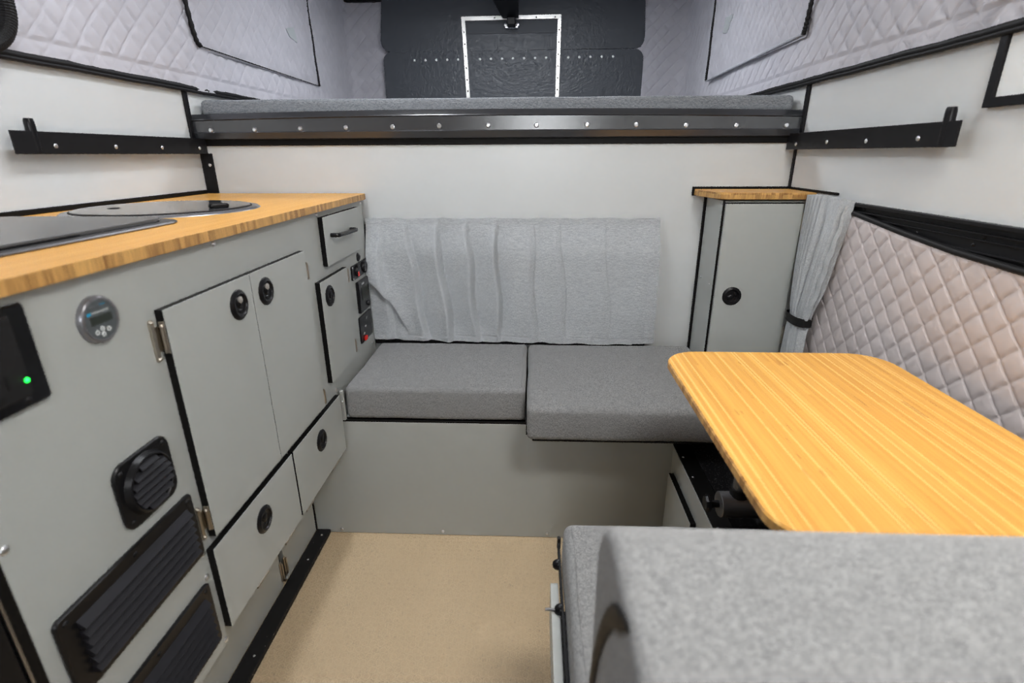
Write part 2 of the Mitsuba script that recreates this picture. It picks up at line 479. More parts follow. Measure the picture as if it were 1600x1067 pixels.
def quilt_h(u, z, A, d=QD, p=0.11):
    a, b = np.pi * (u + z) / d, np.pi * (u - z) / d
    f = lambda t: 1 - np.exp(-np.abs(np.sin(t)) / p)
    return A * (f(a) * f(b) + 0.35 * np.abs(np.sin(a) * np.sin(b)))


def liner_path(y_from=0.20):
    """(s, x, y, nx, ny) along left side, rounded end corners and right side of the raised roof."""
    r = 0.05
    xl, xr1, ye = XL + 0.004, XR - 0.004, YE - 0.012
    xr2 = XR + 0.03
    pts = [(xl, y_from), (xl, ye - r)]
    for t in np.linspace(0, np.pi / 2, 10)[1:]:
        pts.append((xl + r - r * np.cos(t), ye - r + r * np.sin(t)))
    ye2 = ye - 0.03
    pts.append((xr2 - r, ye2))
    for t in np.linspace(0, np.pi / 2, 10)[1:]:
        pts.append((xr2 - r + r * np.sin(t), ye2 - r + r * np.cos(t)))
    pts += [(xr1 + 0.012, 1.9), (xr1, 1.55), (xr1, y_from)]
    p = np.array(pts)
    s = np.concatenate([[0], np.cumsum(np.linalg.norm(np.diff(p, axis=0), axis=1))])
    S = np.arange(0, s[-1], 0.0046)
    q = np.stack([np.interp(S, s, p[:, 0]), np.interp(S, s, p[:, 1])], 1)
    k = np.ones(9) / 9
    for _ in range(2):
        qq = np.stack([np.convolve(np.pad(q[:, c], 4, mode='edge'), k, 'valid') for c in (0, 1)], 1)
        qq[:6], qq[-6:] = q[:6], q[-6:]
        q = qq
    t = np.gradient(q, axis=0)
    t /= np.linalg.norm(t, axis=1, keepdims=True)
    return S, q, np.stack([t[:, 1], -t[:, 0]], 1)


S, Q, N = liner_path()
Zs = np.arange(1.166, ZC + 0.001, 0.0046)
SS, ZZ = np.meshgrid(S, Zs, indexing='ij')
drape = 0.05 * (meshkit.fbm(np.stack([SS * 3.5, ZZ * 3.5, 0 * SS], -1), 2, 3) - 0.5)
h = quilt_h(SS + drape, ZZ, 0.0040)
hem = np.abs(ZZ - 1.206)
h = np.where(ZZ < 1.206, h * 0.55, h)
h = h * np.clip(hem / 0.006, 0.15, 1)
h += 0.012 * (meshkit.fbm(np.stack([SS * 5, ZZ * 7, 0 * SS + 4], -1), 3, 5) - 0.3)
sag = np.exp(-(((SS - S[-1] * 0.5)) / 1.6) ** 2) * 0
P = np.stack([Q[:, None, 0] + N[:, None, 0] * h, Q[:, None, 1] + N[:, None, 1] * h, ZZ], -1)
add('quilted_liner', grid(P), 'm_quilt', smooth=True)
tag('quilted_liner', 'lilac grey diamond-quilted fabric liner around the raised roof above the bed', 'fabric liner')
# piping along its lower edge, left and right
for side, x in (('l', XL + 0.006), ('r', XR - 0.006)):
    ys = np.linspace(0.20, YE - 0.1, 60)
    xx = np.full(60, x) + (0.0 if side == 'l' else 1.0) * np.where(ys > 1.55, (ys - 1.55) * 0.012, 0)
    wob = 0.0015 * np.sin(ys * 23) + 0.001 * np.sin(ys * 51)
    add(num('quilted_liner__piping'), join(tube(np.stack([xx, ys, 1.1735 + wob * 0.4], 1), 0.0068, 10),
                                           tube(np.stack([xx + (0.004 if side == 'l' else -0.004), ys, 1.1655 + wob * 0.3], 1), 0.0045, 8)), 'm_rubber', smooth=True)
labels['quilted_liner__piping'] = {'label': 'black piping along the lower edge'}
labels['quilted_liner__piping_001'] = {'label': 'black piping along the lower edge'}


def flap(side, y0, y1, z0, key):
    """A zipped window cover sewn into the liner."""
    Y = np.arange(y0, y1, 0.0042)
    Z = np.arange(z0, ZC, 0.0042)
    YY, Z2 = np.meshgrid(Y, Z, indexing='ij')
    base = (XL + 0.013) if side > 0 else (XR - 0.013)
    hh = quilt_h(YY * 1.0 + 0.03 * meshkit.fbm(np.stack([YY * 4, Z2 * 4, 0 * YY], -1), 2, 6), Z2, 0.0034, 0.052, 0.12) + 0.010 * (meshkit.fbm(np.stack([YY * 6, Z2 * 9, 0 * YY + side], -1), 3, 9) - 0.4)
    rim = np.minimum.reduce([YY - y0, y1 - YY, Z2 - z0])
    hh = hh * np.clip(rim / 0.03, 0.0, 1)
    xb = base + (0 if side > 0 else 1) * np.where(YY > 1.55, (YY - 1.55) * 0.014, 0)
    P = np.stack([xb + side * hh, YY, Z2], -1)
    add(key, grid(P), 'm_quiltflap', smooth=True)
    xat = lambda y: base + side * 0.004 + (0 if side > 0 else 1) * np.where(y > 1.55, (y - 1.55) * 0.014, 0)
    return xat


xa = flap(1, 1.585, 2.455, 1.278, 'quilted_liner__window_flap')
lz = bez([(1.560, 1.71), (1.563, 1.50), (1.574, 1.375), (1.590, 1.30), (1.606, 1.285)], 10)
add('quilted_liner__window_flap__zipper', tube(np.column_stack([xa(lz[:, 0]) + 0.002, lz]), 0.0058 + 0.0012 * np.sin(np.arange(len(lz)) * 2.1), 8), 'm_rubber', smooth=True)
by = np.linspace(1.606, 2.458, 30)
add('quilted_liner__window_flap__seam', tube(np.column_stack([xa(by) + 0.001, by, np.linspace(1.285, 1.277, 30)]), 0.0016, 6), 'm_rubber', smooth=True)
vz = np.linspace(1.277, 1.71, 30)
add('quilted_liner__window_flap__seam_001', tube(np.column_stack([xa(np.full(30, 2.46)), np.linspace(2.461, 2.415, 30) + 0.002 * np.sin(vz * 40), vz]), 0.0040, 6), 'm_rubber', smooth=True)
add('quilted_liner__window_flap__tab', hull(np.array([[XL + 0.017, 2.215 + a, 1.43 + b] for a, b in ((-0.03, 0.012), (0.0, -0.012), (0.06, -0.02), (0.04, 0.03))] + [[XL + 0.021, 2.215 + a, 1.43 + b] for a, b in ((-0.03, 0.012), (0.0, -0.012), (0.06, -0.02), (0.04, 0.03))])), 'm_tab')
xa = flap(-1, 1.555, 2.415, 1.279, 'quilted_liner__window_flap_001')
vz = np.linspace(1.277, 1.71, 30)
add('quilted_liner__window_flap_001__seam', tube(np.column_stack([xa(np.full(30, 2.4)), np.linspace(2.417, 2.395, 30) + 0.003 * np.sin(vz * 40), vz]), 0.0046, 6), 'm_rubber', smooth=True)
by = np.linspace(1.562, 2.415, 30)
add('quilted_liner__window_flap_001__piping', tube(np.column_stack([xa(by), by, np.linspace(1.287, 1.277, 30)]), 0.0032, 8), 'm_stitch', smooth=True)
lz = bez([(1.562, 1.285), (1.556, 1.30), (1.547, 1.34), (1.536, 1.42), (1.53, 1.71)], 10)
add('quilted_liner__window_flap_001__zipper', tube(np.column_stack([xa(lz[:, 0]) - 0.002, lz]), 0.0055 + 0.0012 * np.sin(np.arange(len(lz)) * 2.1), 8), 'm_rubber', smooth=True)
add('quilted_liner__window_flap_001__tab', hull(np.array([[XR - 0.008 - e, 2.20 + a, 1.43 + b] for e in (0, 0.004) for a, b in ((-0.045, 0.03), (0.0, -0.02), (0.05, -0.012), (0.03, 0.035))])), 'm_tab')
# top trim of the end wall
add('trim_7', box(-0.93, -0.70, YE - 0.05, YE - 0.015, 1.694, ZC), 'm_edge')
tag('trim_7', 'black trim at the top of the far fabric wall', kind='structure')

# ------------------------------------------------------------------ black lift panel of the end wall
YP = 2.89
add('lift_panel__lower_leaf', moved(slab(np.vstack([rrect(1.282, 0.412, 0.045, cx=-0.117, cy=1.271)]), 0.012, 0.002), on_back(0, YP + 0.012, 0)), 'm_leather')
up = np.array([(-0.765, 1.475 + 0.05), (-0.757, 1.497), (-0.742, 1.481), (-0.722, 1.4745), (0.490, 1.4785), (0.507, 1.485), (0.518, 1.50), (0.524, 1.53), (0.512, 1.712), (-0.745, 1.712)])
add('lift_panel__upper_leaf', moved(slab(up, 0.012, 0.002), on_back(0, YP + 0.011, 0)), 'm_leather')
RIV = mikit.ply(lathe([(0, 0.004), (0.003, 0.0038), (0.0052, 0.0018), (0.0058, 0)], 14), 'm_rivet', smooth=40)
for k in range(19):
    if k in (5, 13):
        continue
    put(num('lift_panel__rivet'), RIV, on_back(-0.602 + k * 0.05432, YP, 1.437 + k * 0.0004))
tag('lift_panel', 'black textured folding panel across the far end wall with a row of white rivets', 'panel')
# aluminium frame
pr('m_darkstrip', (0.065, 0.072, 0.082), rough=0.6, spec=0.4)
YF = YP - 0.012
add('aluminium_frame__upright', hull([(x, y, z) for y in (YF, YP - 0.0005) for x, z in ((-0.361, 1.618), (-0.344, 1.618), (-0.325, 1.148), (-0.342, 1.148))]), 'm_alu')
add('aluminium_frame__upright_001', hull([(x, y, z) for y in (YF, YP - 0.0005) for x, z in ((0.1025, 1.62), (0.1195, 1.62), (0.1142, 1.148), (0.0972, 1.148))]), 'm_alu')
add('aluminium_frame__rail', hull([(x, y, z) for y in (YF, YP - 0.0005) for x, z in ((-0.361, 1.620), (0.1195, 1.624), (0.1195, 1.607), (-0.361, 1.603))]), 'm_alu')
for k in range(9):
    z = 1.59 - 0.035 - k * 0.052
    put(num('aluminium_frame__rivet'), SCREW_B, on_back(-0.352 + (1.618 - z) * 0.041, YF, z))
    put(num('aluminium_frame__rivet'), SCREW_B, on_back(0.111 - (1.62 - z) * 0.0112, YF, z + 0.004))
for x in (-0.2, 0.0, 0.09):
    put(num('aluminium_frame__rivet'), SCREW_B, on_back(x, YF, 1.613))
add('aluminium_frame__backing_strip', box(-0.343, 0.101, YP - 0.004, YP - 0.0008, 1.548, 1.604, 0.0008), 'm_darkstrip')
labels['aluminium_frame__backing_strip'] = {'label': 'smooth dark strip below the top rail'}
tag('aluminium_frame', 'thin bare aluminium frame on the black panel at the far end', 'frame')
# roof strut
add('roof_strut__beam', hull([(-0.232, 2.35, 1.705), (-0.085, 2.35, 1.705), (-0.232, 2.35, 1.67), (-0.085, 2.35, 1.67), (-0.158, 2.82, 1.70), (-0.083, 2.82, 1.70), (-0.158, 2.82, 1.597), (-0.083, 2.82, 1.597)]), 'm_blackmetal')
add('roof_strut__foot', box(-0.137, -0.098, 2.80, YF - 0.001, 1.568, 1.60, 0.003), 'm_blackmetal')
add('roof_strut__bracket', join(box(-0.150, -0.086, YF - 0.014, YF - 0.0005, 1.566, 1.574, 0.002), moved(lathe([(0, 0.006), (0.007, 0.005), (0.009, 0)], 16), on_back(-0.146, YF - 0.012, 1.580)), moved(lathe([(0, 0.006), (0.007, 0.005), (0.009, 0)], 16), on_back(-0.090, YF - 0.012, 1.580))), 'm_chrome')
tag('roof_strut', 'black roof lift strut coming down onto the aluminium frame', 'strut')

# ------------------------------------------------------------------ bed
add('mattress', rbox(-0.940, 0.694, YB + 0.022, 2.86, 1.1045, 1.1455, r=0.014, n=(60, 24, 4), puff=0.0, rough=0.003), 'm_mattress', smooth=60)
tag('mattress', 'thin grey fabric mattress on the raised bed platform', 'mattress')
xs = np.linspace(XL + 0.002, XR - 0.002, 49)
rows = []
for x in xs:
    b = 0.009 * (1 - ((x + 0.12) / 0.83) ** 2)
    rows.append([(x, YB - 0.001, 1.0415), (x, 1.529, 1.0400), (x, 1.524, 1.0425), (x, 1.5195, 1.057 + 0.2 * b), (x, 1.5215, 1.0595 + 0.2 * b), (x, 1.5215, 1.087 + b), (x, 1.5185, 1.0895 + b), (x, 1.5195, 1.0925 + b), (x, 1.529, 1.1045 + b), (x, 1.533, 1.1055 + b), (x, YB - 0.001, 1.1055 + b)])
Pr = np.array(rows)
add('bed_rail__extrusion', join(grid(Pr), hull(Pr[0].tolist() + (Pr[0] + [0.001, 0, 0]).tolist()), hull(Pr[-1].tolist() + (Pr[-1] - [0.001, 0, 0]).tolist())), 'm_rail', smooth=25)
BOLT = mikit.ply(lathe([(0, 0.0032), (0.0035, 0.0032), (0.004, 0.0026), (0.0056, 0.0022), (0.0066, 0.0008), (0.0068, 0)], 16), 'm_chrome', smooth=30)
for x, z in ((-0.896, 1.064), (-0.772, 1.065), (-0.644, 1.067), (-0.517, 1.069), (-0.388, 1.07), (-0.26, 1.0715), (-0.127, 1.072), (0.003, 1.072), (0.138, 1.072), (0.269, 1.071), (0.401, 1.069), (0.533, 1.068), (0.663, 1.067)):
    put(num('bed_rail__bolt'), BOLT, on_back(x, 1.5214, z))
tag('bed_rail', 'dark grey metal rail with a row of bolts along the front of the bed', 'rail')


# ------------------------------------------------------------------ wall rails
def wall_rail(side, y0, y1, z0, z1, yr, screws, label):
    t = num('wall_rail')
    wx = XL if side > 0 else XR
    fx = wx + side * 0.028
    add(t + '__channel', join(box(fx, fx - side * 0.003, y0, y1, z0, z1, 0.0008), box(wx, fx, y0 + 0.05, y1, z0, z0 + 0.003, 0.0008)), 'm_blackmetal')
    cy = yr
    add(t + '__peg', join(tube(np.array([[fx - side * 0.006, cy, z0 + 0.004 + k] for k in np.linspace(0, z1 - z0 + 0.018, 12)]), np.concatenate([np.full(10, 0.0085), [0.0082, 0.0070]]), 20)), 'm_plastic', smooth=50)
    for y, z in screws:
        put(num(t + '__screw'), SCREW, (on_left if side > 0 else on_right)(fx, y, z))
    tag(t, label, 'rail', 'wall rails')


wall_rail(1, 0.951, 1.532, 1.003, 1.043, 1.000, ((1.037, 1.018), (1.191, 1.018), (1.343, 1.018), (1.496, 1.018)), 'black metal rail with a short peg on the left wall above the worktop')
wall_rail(-1, 0.93, 1.534, 1.007, 1.047, 0.965, ((1.48, 1.020), (1.328, 1.022), (1.175, 1.021), (1.021, 1.022)), 'black metal rail with a short peg on the right wall beside the window')

# ------------------------------------------------------------------ kitchen cabinet
FX, DX = -0.492, -0.480
K = 'kitchen_cabinet'
_f = trimesh.creation.extrude_polygon(shapely.Polygon([(0.3665, 0.254), (0.617, 0.254), (0.617, 0.286), (1.512, 0.286), (1.512, 0.880), (0.3665, 0.880)]), 0.014, engine='earcut')
add(K + '__face_panel', moved(_f, on_left(FX - 0.014, 0, 0)), 'm_cab')
add(K + '__end_panel', box(-0.94, FX - 0.0145, 1.498, 1.512, 0.30, 0.880, 0.0008), 'm_cab')
add(K + '__bottom_panel', box(-0.94, FX - 0.0145, 0.3665, 1.178, 0.288, 0.298, 0.0005), 'm_cab')
add(K + '__toe_kick', join(box(-0.612, -0.600, 0.3665, 0.972, 0.013, 0.288, 0.0008), box(-0.612, -0.600, 0.992, 1.172, 0.013, 0.288, 0.0008)), 'm_cab')
add(K + '__toe_gap', box(-0.622, -0.613, 0.960, 1.004, 0.013, 0.288, 0), 'm_edge')
add(K + '__toe_end_strip', box(-0.612, -0.600, 1.1725, 1.1785, 0.013, 0.288, 0), 'm_edge')
labels[K + '__toe_gap'] = {'label': 'black gap in the toe kick'}
add(K + '__side_edge', box(FX - 0.014, FX + 0.001, 0.355, 0.366, 0.05, 0.88, 0.0008), 'm_edge')
labels[K + '__side_edge'] = {'label': 'black edge band at the near end'}
for y, z in ((0.786, 0.8715), (1.187, 0.8715), (1.500, 0.871)):
    put(num(K + '__screw'), SCREW, on_left(FX, y, z))
for y, z in ((1.174, 0.4435), (1.487, 0.457), (0.3735, 0.653), (0.6105, 0.437), (0.606, 0.397), (0.613, 0.262)):
    put(num(K + '__screw'), SCREW, on_left(FX, y, z))
tag(K, 'light grey kitchen cabinet along the left wall with black-edged doors and drawers', 'cabinet')


def front(key, y0, y1, z0, z1):
    add(key, box(DX - 0.0008, DX, y0, y1, z0, z1, 0.0003), 'm_cab')
    add(key + '__edge_band', box(FX + 0.0003, DX - 0.0009, y0, y1, z0, z1, 0.0003), 'm_edge')
    labels[key + '__edge_band'] = {'label': 'black edge band'}


front(K + '__door', 0.631, 0.8482, 0.4525, 0.811)
front(K + '__door_001', 0.8500, 1.072, 0.4525, 0.811)
front(K + '__door_002', 1.130, 1.309, 0.483, 0.728)
front(K + '__drawer', 1.190, 1.445, 0.7535, 0.8655)
front(K + '__drawer_001', 0.618, 0.888, 0.285, 0.4375)
front(K + '__drawer_002', 0.894, 1.1605, 0.285, 0.4375)
LR = 0.0250
LATCH = mikit.ply(join(lathe([(0.0, 0.0012), (0.0135, 0.0012), (0.0165, 0.0022), (0.0178, 0.0050), (0.0192, 0.0052), (0.0205, 0.0040), (LR - 0.002, 0.0034), (LR, 0.0015), (LR, 0.0)], 48),
                       moved(lathe([(0.0, 0.0050), (0.005, 0.0046), (0.0085, 0.0030), (0.0095, 0.0012)], 24), T().translate([0, 0.0045, 0]).scale([0.75, 1.15, 1.0])),
                       moved(lathe([(0.0, 0.0030), (0.003, 0.0028), (0.005, 0.0012)], 16), T().translate([0, -0.010, 0]).scale([1.5, 0.6, 1.0]))), 'm_plastic', smooth=40)
pr('m_nickelbtn', (0.42, 0.39, 0.36), rough=0.5, metallic=0.5)
BUTTON = mikit.ply(lathe([(0, 0.0012), (0.0045, 0.0010), (0.0056, 0.0002), (0.0056, -0.004)], 20), 'm_nickelbtn', smooth=40)
for key, y, z, b in (('__door', 0.8025, 0.770, 1), ('__door_001', 0.893, 0.770, 1), ('__door_002', 1.176, 0.687, 0), ('__drawer_001', 0.757, 0.384, 0), ('__drawer_002', 1.026, 0.387, 0)):
    put(K + key + '__latch', LATCH, on_left(DX, y, z))
    labels[K + key + '__latch'] = {'label': 'round black latch'}
    if b:
        put(K + key + '__latch_button', BUTTON, on_left(DX + 0.0050, y, z + 0.0085))
        labels[K + key + '__latch_button'] = {'label': 'silver latch button'}
hp = bez([(DX, 1.229, 0.8205), (DX + 0.014, 1.230, 0.8205), (DX + 0.019, 1.245, 0.820), (DX + 0.019, 1.30, 0.818), (DX + 0.019, 1.348, 0.8165), (DX + 0.014, 1.362, 0.816), (DX, 1.363, 0.816)], 8)
hm = tube(hp, 0.0052, 8)
add(K + '__drawer__handle', hm, 'm_plastic', smooth=40)
labels[K + '__drawer__handle'] = {'label': 'black bar handle'}


def hinge(key, y, z0, z1):
    """Wrapped hinge: leaf screwed to the face, knuckle and leaf on the door's edge."""
    zc = (z0 + z1) / 2
    ms = [moved(slab(rrect(0.0065, z1 - z0, 0.003), 0.0040, 0.0012), on_left(FX, y - 0.0135, zc)),
          box(FX, FX + 0.0022, y - 0.011, y - 0.001, z0 + 0.012, z1 - 0.012, 0.0006),
          tube([(FX + 0.0075, y - 0.0028, z0 + 0.010), (FX + 0.0075, y - 0.0028, z1 - 0.012)], 0.0026, 12), moved(lathe([(0, 0.0035), (0.002, 0.003), (0.0034, 0)], 12), on_top(FX + 0.0075, y - 0.0028, z1 - 0.012)),
          box(FX + 0.003, DX - 0.001, y - 0.0022, y - 0.0002, z0 + 0.008, z1 - 0.006, 0.0006)]
    for z in (z0 + 0.004, z1 - 0.004):
        ms.append(moved(lathe([(0, 0.003), (0.002, 0.0026), (0.0032, 0)], 12), on_left(FX + 0.0038, y - 0.0135, z)))
    add(key, join(*ms), 'm_nickel', smooth=35)
    labels[key] = {'label': 'nickel hinge'}


hinge(K + '__door__hinge', 0.631, 0.744, 0.802)
hinge(K + '__door__hinge_001', 0.631, 0.458, 0.514)
for key, y, z in ((K + '__door_001__hinge', 1.0755, 0.768), (K + '__door_001__hinge_001', 1.0755, 0.474), (K + '__door_002__hinge', 1.3125, 0.705), (K + '__door_002__hinge_001', 1.3125, 0.512)):
    add(key, join(box(DX - 0.002, DX + 0.0015, y - 0.0022, y + 0.0022, z - 0.0185, z + 0.0185, 0.0006), tube([(DX, y, z - 0.016), (DX, y, z + 0.016)], 0.0026, 10)), 'm_nickel', smooth=35)
    labels[key] = {'label': 'narrow nickel hinge'}
for d, ys in (('__drawer_001', (0.72, 0.83)), ('__drawer_002', (0.93, 1.09))):
    for y in ys:
        k = num(K + d + '__hinge')
        add(k, join(box(DX - 0.010, DX + 0.001, y - 0.02, y + 0.02, 0.2815, 0.2846, 0.0006), tube([(DX - 0.001, y - 0.02, 0.2832), (DX - 0.001, y + 0.02, 0.2832)], 0.0028, 10)), 'm_nickel', smooth=35)
        labels[k] = {'label': 'narrow nickel hinge'}
add(K + '__toe_hinge', join(*[m for q in (0.972, 0.9925) for m in (box(-0.600, -0.5965, q - 0.007, q + 0.002, 0.030, 0.085, 0.001), tube([(-0.596, q, 0.036), (-0.596, q, 0.08)], 0.0028, 10))]), 'm_nickel', smooth=35)
labels[K + '__toe_hinge'] = {'label': 'nickel hinge in the toe-kick gap'}

# worktop
wt = np.array([(-0.949, -0.78), (-0.478, -0.78), (-0.478, 1.506), (-0.4805, 1.518), (-0.490, 1.526), (-0.502, 1.530), (-0.949, 1.538)])
add('worktop', slab(wt, 0.0155, 0.0012), 'm_bamboo_fine')
scene['worktop']['to_world'] = T().translate([0, 0, 0.880])
tag('worktop', 'long bamboo worktop with dark laminated edge on the kitchen cabinet', 'worktop')
# sink
sx, sy = -0.745, 1.058
add('sink__rim', moved(lathe([(0.155, 0.0), (0.157, 0.004), (0.163, 0.0045), (0.170, 0.003), (0.1735, 0.0)], 80), on_top(sx, sy, 0.8956)), 'm_rimsteel', smooth=40)
add('sink__gasket', moved(lathe([(0.150, 0.001), (0.152, 0.0052), (0.1575, 0.0052), (0.1585, 0.001)], 80), on_top(sx, sy, 0.8956)), 'm_rubber', smooth=40)
add('sink__glass_lid', moved(lathe([(0, 0.0068), (0.1525, 0.0068), (0.1545, 0.0060), (0.1545, 0.0035), (0, 0.003)], 80), on_top(sx, sy, 0.8956)), 'm_glass', smooth=40)
add('sink__finger_hole', moved(lathe([(0, 0.0016), (0.009, 0.0014), (0.012, 0)], 24), on_top(-0.825, 1.02, 0.9025)), 'm_gloss', smooth=40)
add('sink__hinge', join(moved(slab(rrect(0.036, 0.018, 0.006), 0.008, 0.002), T(on_top(-0.622, 1.035, 0.9025)).rotate([0, 0, 1], 40))), 'm_plastic', smooth=40)
tag('sink', 'round inset sink closed by a dark glass lid, nearer the bed', 'sink')
# stove
so = rrect(0.335, 0.62, 0.045, 10, -0.748, 0.565)
add('stove__tray', moved(slab(so, 0.004, 0.002), on_top(0, 0, 0.8956)), 'm_darksteel', smooth=30)
add('stove__glass_lid', moved(slab(rrect(0.300, 0.585, 0.038, 10, -0.752, 0.567), 0.005, 0.0015), on_top(0, 0, 0.9000)), 'm_stove', smooth=30)
add('stove__burner_pan', moved(slab(rrect(0.012, 0.16, 0.004, 5), 0.003, 0.001), on_top(-0.608, 0.60, 0.9002)), 'm_gloss')
tag('stove', 'rectangular inset cooker under a dark glass lid, nearest on the worktop', 'stove')

# ------------------------------------------------------------------ fittings on the cabinet face
# power outlet
pr('m_receptacle', (0.009, 0.009, 0.010), rough=0.4, spec=0.4)
add('power_outlet__plate', moved(slab(rrect(0.132, 0.099, 0.004, cx=0.396, cy=0.820), 0.006, 0.0025), on_left(FX, 0, 0)), 'm_gloss', smooth=30)
add('power_outlet__receptacle', moved(slab(rrect(0.068, 0.080, 0.003, cx=0.408, cy=0.822), 0.009, 0.002), on_left(FX, 0, 0)), 'm_receptacle', smooth=30)
sl = [box(FX + 0.0088, FX + 0.0096, 0.410 + a - 0.0015, 0.410 + a + 0.0015, z - 0.006, z + 0.006, 0) for z in (0.845, 0.803) for a in (-0.010, 0.010)]
sl += [moved(lathe([(0, 0.0008), (0.004, 0.0006), (0.0042, 0)], 14), on_left(FX + 0.009, 0.410, z)) for z in (0.832, 0.790)]
for k, m in enumerate(sl):
    add(num('power_outlet__slot'), m, 'm_rubber')
add('power_outlet__indicator', moved(lathe([(0, 0.0018), (0.0016, 0.0014), (0.0023, 0)], 14), on_left(FX + 0.009, 0.438, 0.7985)), 'm_plastic', smooth=True,
    emitter={'type': 'area', 'radiance': {'type': 'rgb', 'value': [0.02, 3.5, 0.15]}})
labels['power_outlet__indicator'] = {'label': 'small glowing green light'}
put('power_outlet__screw', SCREW_B, on_left(FX + 0.006, 0.436, 0.7785))
tag('power_outlet', 'black double power outlet with a green light below the worktop', 'power outlet')
# battery monitor
MY, MZ = 0.5425, 0.8265
add('battery_monitor__rim', moved(lathe([(0.0222, 0.0062), (0.0236, 0.0070), (0.0258, 0.0058), (0.0270, 0.003), (0.0272, 0)], 56), on_left(FX, MY, MZ)), 'm_monrim', smooth=True)
add('battery_monitor__face', moved(lathe([(0, 0.0063), (0.0224, 0.0063)], 48), on_left(FX, MY, MZ)), 'm_monface')
fxm = FX + 0.0064
add('battery_monitor__screen', box(fxm - 0.001, fxm + 0.0004, MY - 0.0150, MY + 0.0150, MZ - 0.004, MZ + 0.0055, 0.0002), 'm_lcd')
for k, (dy, dz) in enumerate(((-0.0100, -0.0128), (-0.0020, -0.0100), (-0.0020, -0.0166), (0.0068, -0.0128))):
    t = num('battery_monitor__button')
    add(t, moved(lathe([(0.0015, 0.0001), (0.0017, 0.0006), (0.0026, 0.0006), (0.0029, 0)], 20), on_left(fxm - 0.0001, MY + dy, MZ + dz)), 'm_white', smooth=40)


def text_on_left(s, h_, x, y, z, depth=0.0003):
    return moved(meshkit.text_mesh(s, h_, depth), on_left(x, y, z))


add('battery_monitor__lettering', text_on_left('victron energy', 0.0026, fxm - 0.0001, MY - 0.0115, MZ + 0.0085), 'm_white')
add('battery_monitor__logo', join(moved(slab(rrect(0.006, 0.0036, 0.0014), 0.0003, 0.0001), on_left(fxm - 0.0001, MY - 0.0148, MZ + 0.0092)), text_on_left('Smart', 0.002, fxm - 0.0001, MY + 0.0022, MZ + 0.0158)), 'm_blue')
add('battery_monitor__model_lettering', text_on_left('BMV-712', 0.0024, fxm - 0.0001, MY - 0.0105, MZ + 0.0142), 'm_monrim')
tag('battery_monitor', 'round grey battery monitor with a small screen and four buttons', 'battery monitor')

# round vent
RY, RZ = 0.546, 0.610
add('round_vent__plate', moved(slab(rrect(0.096, 0.090, 0.018), 0.005, 0.0015), on_left(FX, RY, RZ)), 'm_plastic', smooth=30)
add('round_vent__collar', moved(lathe([(0.0342, 0.004), (0.0342, 0.0115), (0.0355, 0.0128), (0.0375, 0.0118), (0.0405, 0.0045)], 56), on_left(FX, RY, RZ)), 'm_plastic', smooth=40)
for k in range(7):
    z = -0.0285 + k * 0.0095
    w = math.sqrt(max(0.0340 ** 2 - (abs(z) + 0.002) ** 2, 1e-5))
    m = hull([(a, b, c) for a in (-w, w) for b, c in ((z - 0.0044, 0.0140), (z - 0.0030, 0.0150), (z + 0.0044, 0.0085), (z + 0.0030, 0.0070))])
    add(num('round_vent__slat'), moved(m, on_left(FX, RY, RZ)), 'm_slat')
for a, b in ((-0.037, 0.034), (0.037, 0.034), (-0.037, -0.034), (0.037, -0.034)):
    put(num('round_vent__screw'), SCREW_B, on_left(FX + 0.005, RY + a, RZ + b))
tag('round_vent', 'round black louvred vent on a square plate', 'vent')


def louver(y0, y1, z0, z1, label):
    t = num('louver_vent')
    cy, cz, w, hgt = (y0 + y1) / 2, (z0 + z1) / 2, y1 - y0, z1 - z0
    add(t + '__plate', moved(slab(rrect(w, hgt, 0.007), 0.006, 0.002), on_left(FX, cy, cz)), 'm_plastic', smooth=30)
    n = 6
    top, bot = z1 - 0.017, z0 + 0.014
    step = (top - bot) / n
    for k in range(n):
        zt = top - k * step
        e = 0.0006 * k
        m = hull([(a, b, c) for a in (y0 + 0.022, y1 - 0.017) for b, c in ((zt, 0.0062), (zt - 0.001, 0.0070), (zt - step * 0.76, 0.0150), (zt - step * 0.92, 0.0135), (zt - step * 0.88, 0.0062))])
        add(num(t + '__slat'), moved(m, on_left(FX, 0, 0)), 'm_slat')
    for y in (y0 + 0.012, cy, y1 - 0.012):
        put(num(t + '__screw'), SCREW_B, on_left(FX + 0.006, y, z1 - 0.009))
    tag(t, label, 'vent', 'rectangular louvred vents')


louver(0.383, 0.610, 0.4415, 0.5475, 'wide black louvred vent directly below the round vent')
louver(0.372, 0.602, 0.2805, 0.3935, 'lower black louvred vent nearest the floor')

# socket panel, display, switch panel at the far end of the face
add('round_button', moved(lathe([(0, 0.006), (0.006, 0.0055), (0.009, 0.003), (0.0115, 0.002), (0.012, 0)], 24), on_left(FX, 1.435, 0.7295)), 'm_gloss', smooth=40)
tag('round_button', 'small round black knob above the socket panel', 'button')
add('socket_panel__plate', moved(slab(rrect(0.142, 0.039, 0.003), 0.004, 0.001), on_left(FX, 1.437, 0.6965)), 'm_plastic')
for y in (1.408, 1.466):
    t = num('socket_panel__socket')
    add(t, moved(lathe([(0, 0.010), (0.010, 0.0105), (0.0145, 0.010), (0.0165, 0.007), (0.0170, 0.0035)], 28), on_left(FX, y, 0.6975)), 'm_plastic', smooth=40)
add('socket_panel__socket__marking', moved(slab(rrect(0.012, 0.013, 0.002), 0.0006, 0.0002), on_left(FX + 0.0100, 1.4, 0.690)), 'm_red')
labels['socket_panel__socket__marking'] = {'label': 'red marking'}
for y in (1.371, 1.503):
    for z in (0.681, 0.712):
        put(num('socket_panel__screw'), SCREW_S, on_left(FX + 0.004, y, z))
tag('socket_panel', 'black panel with two round sockets above the display unit', 'socket panel')
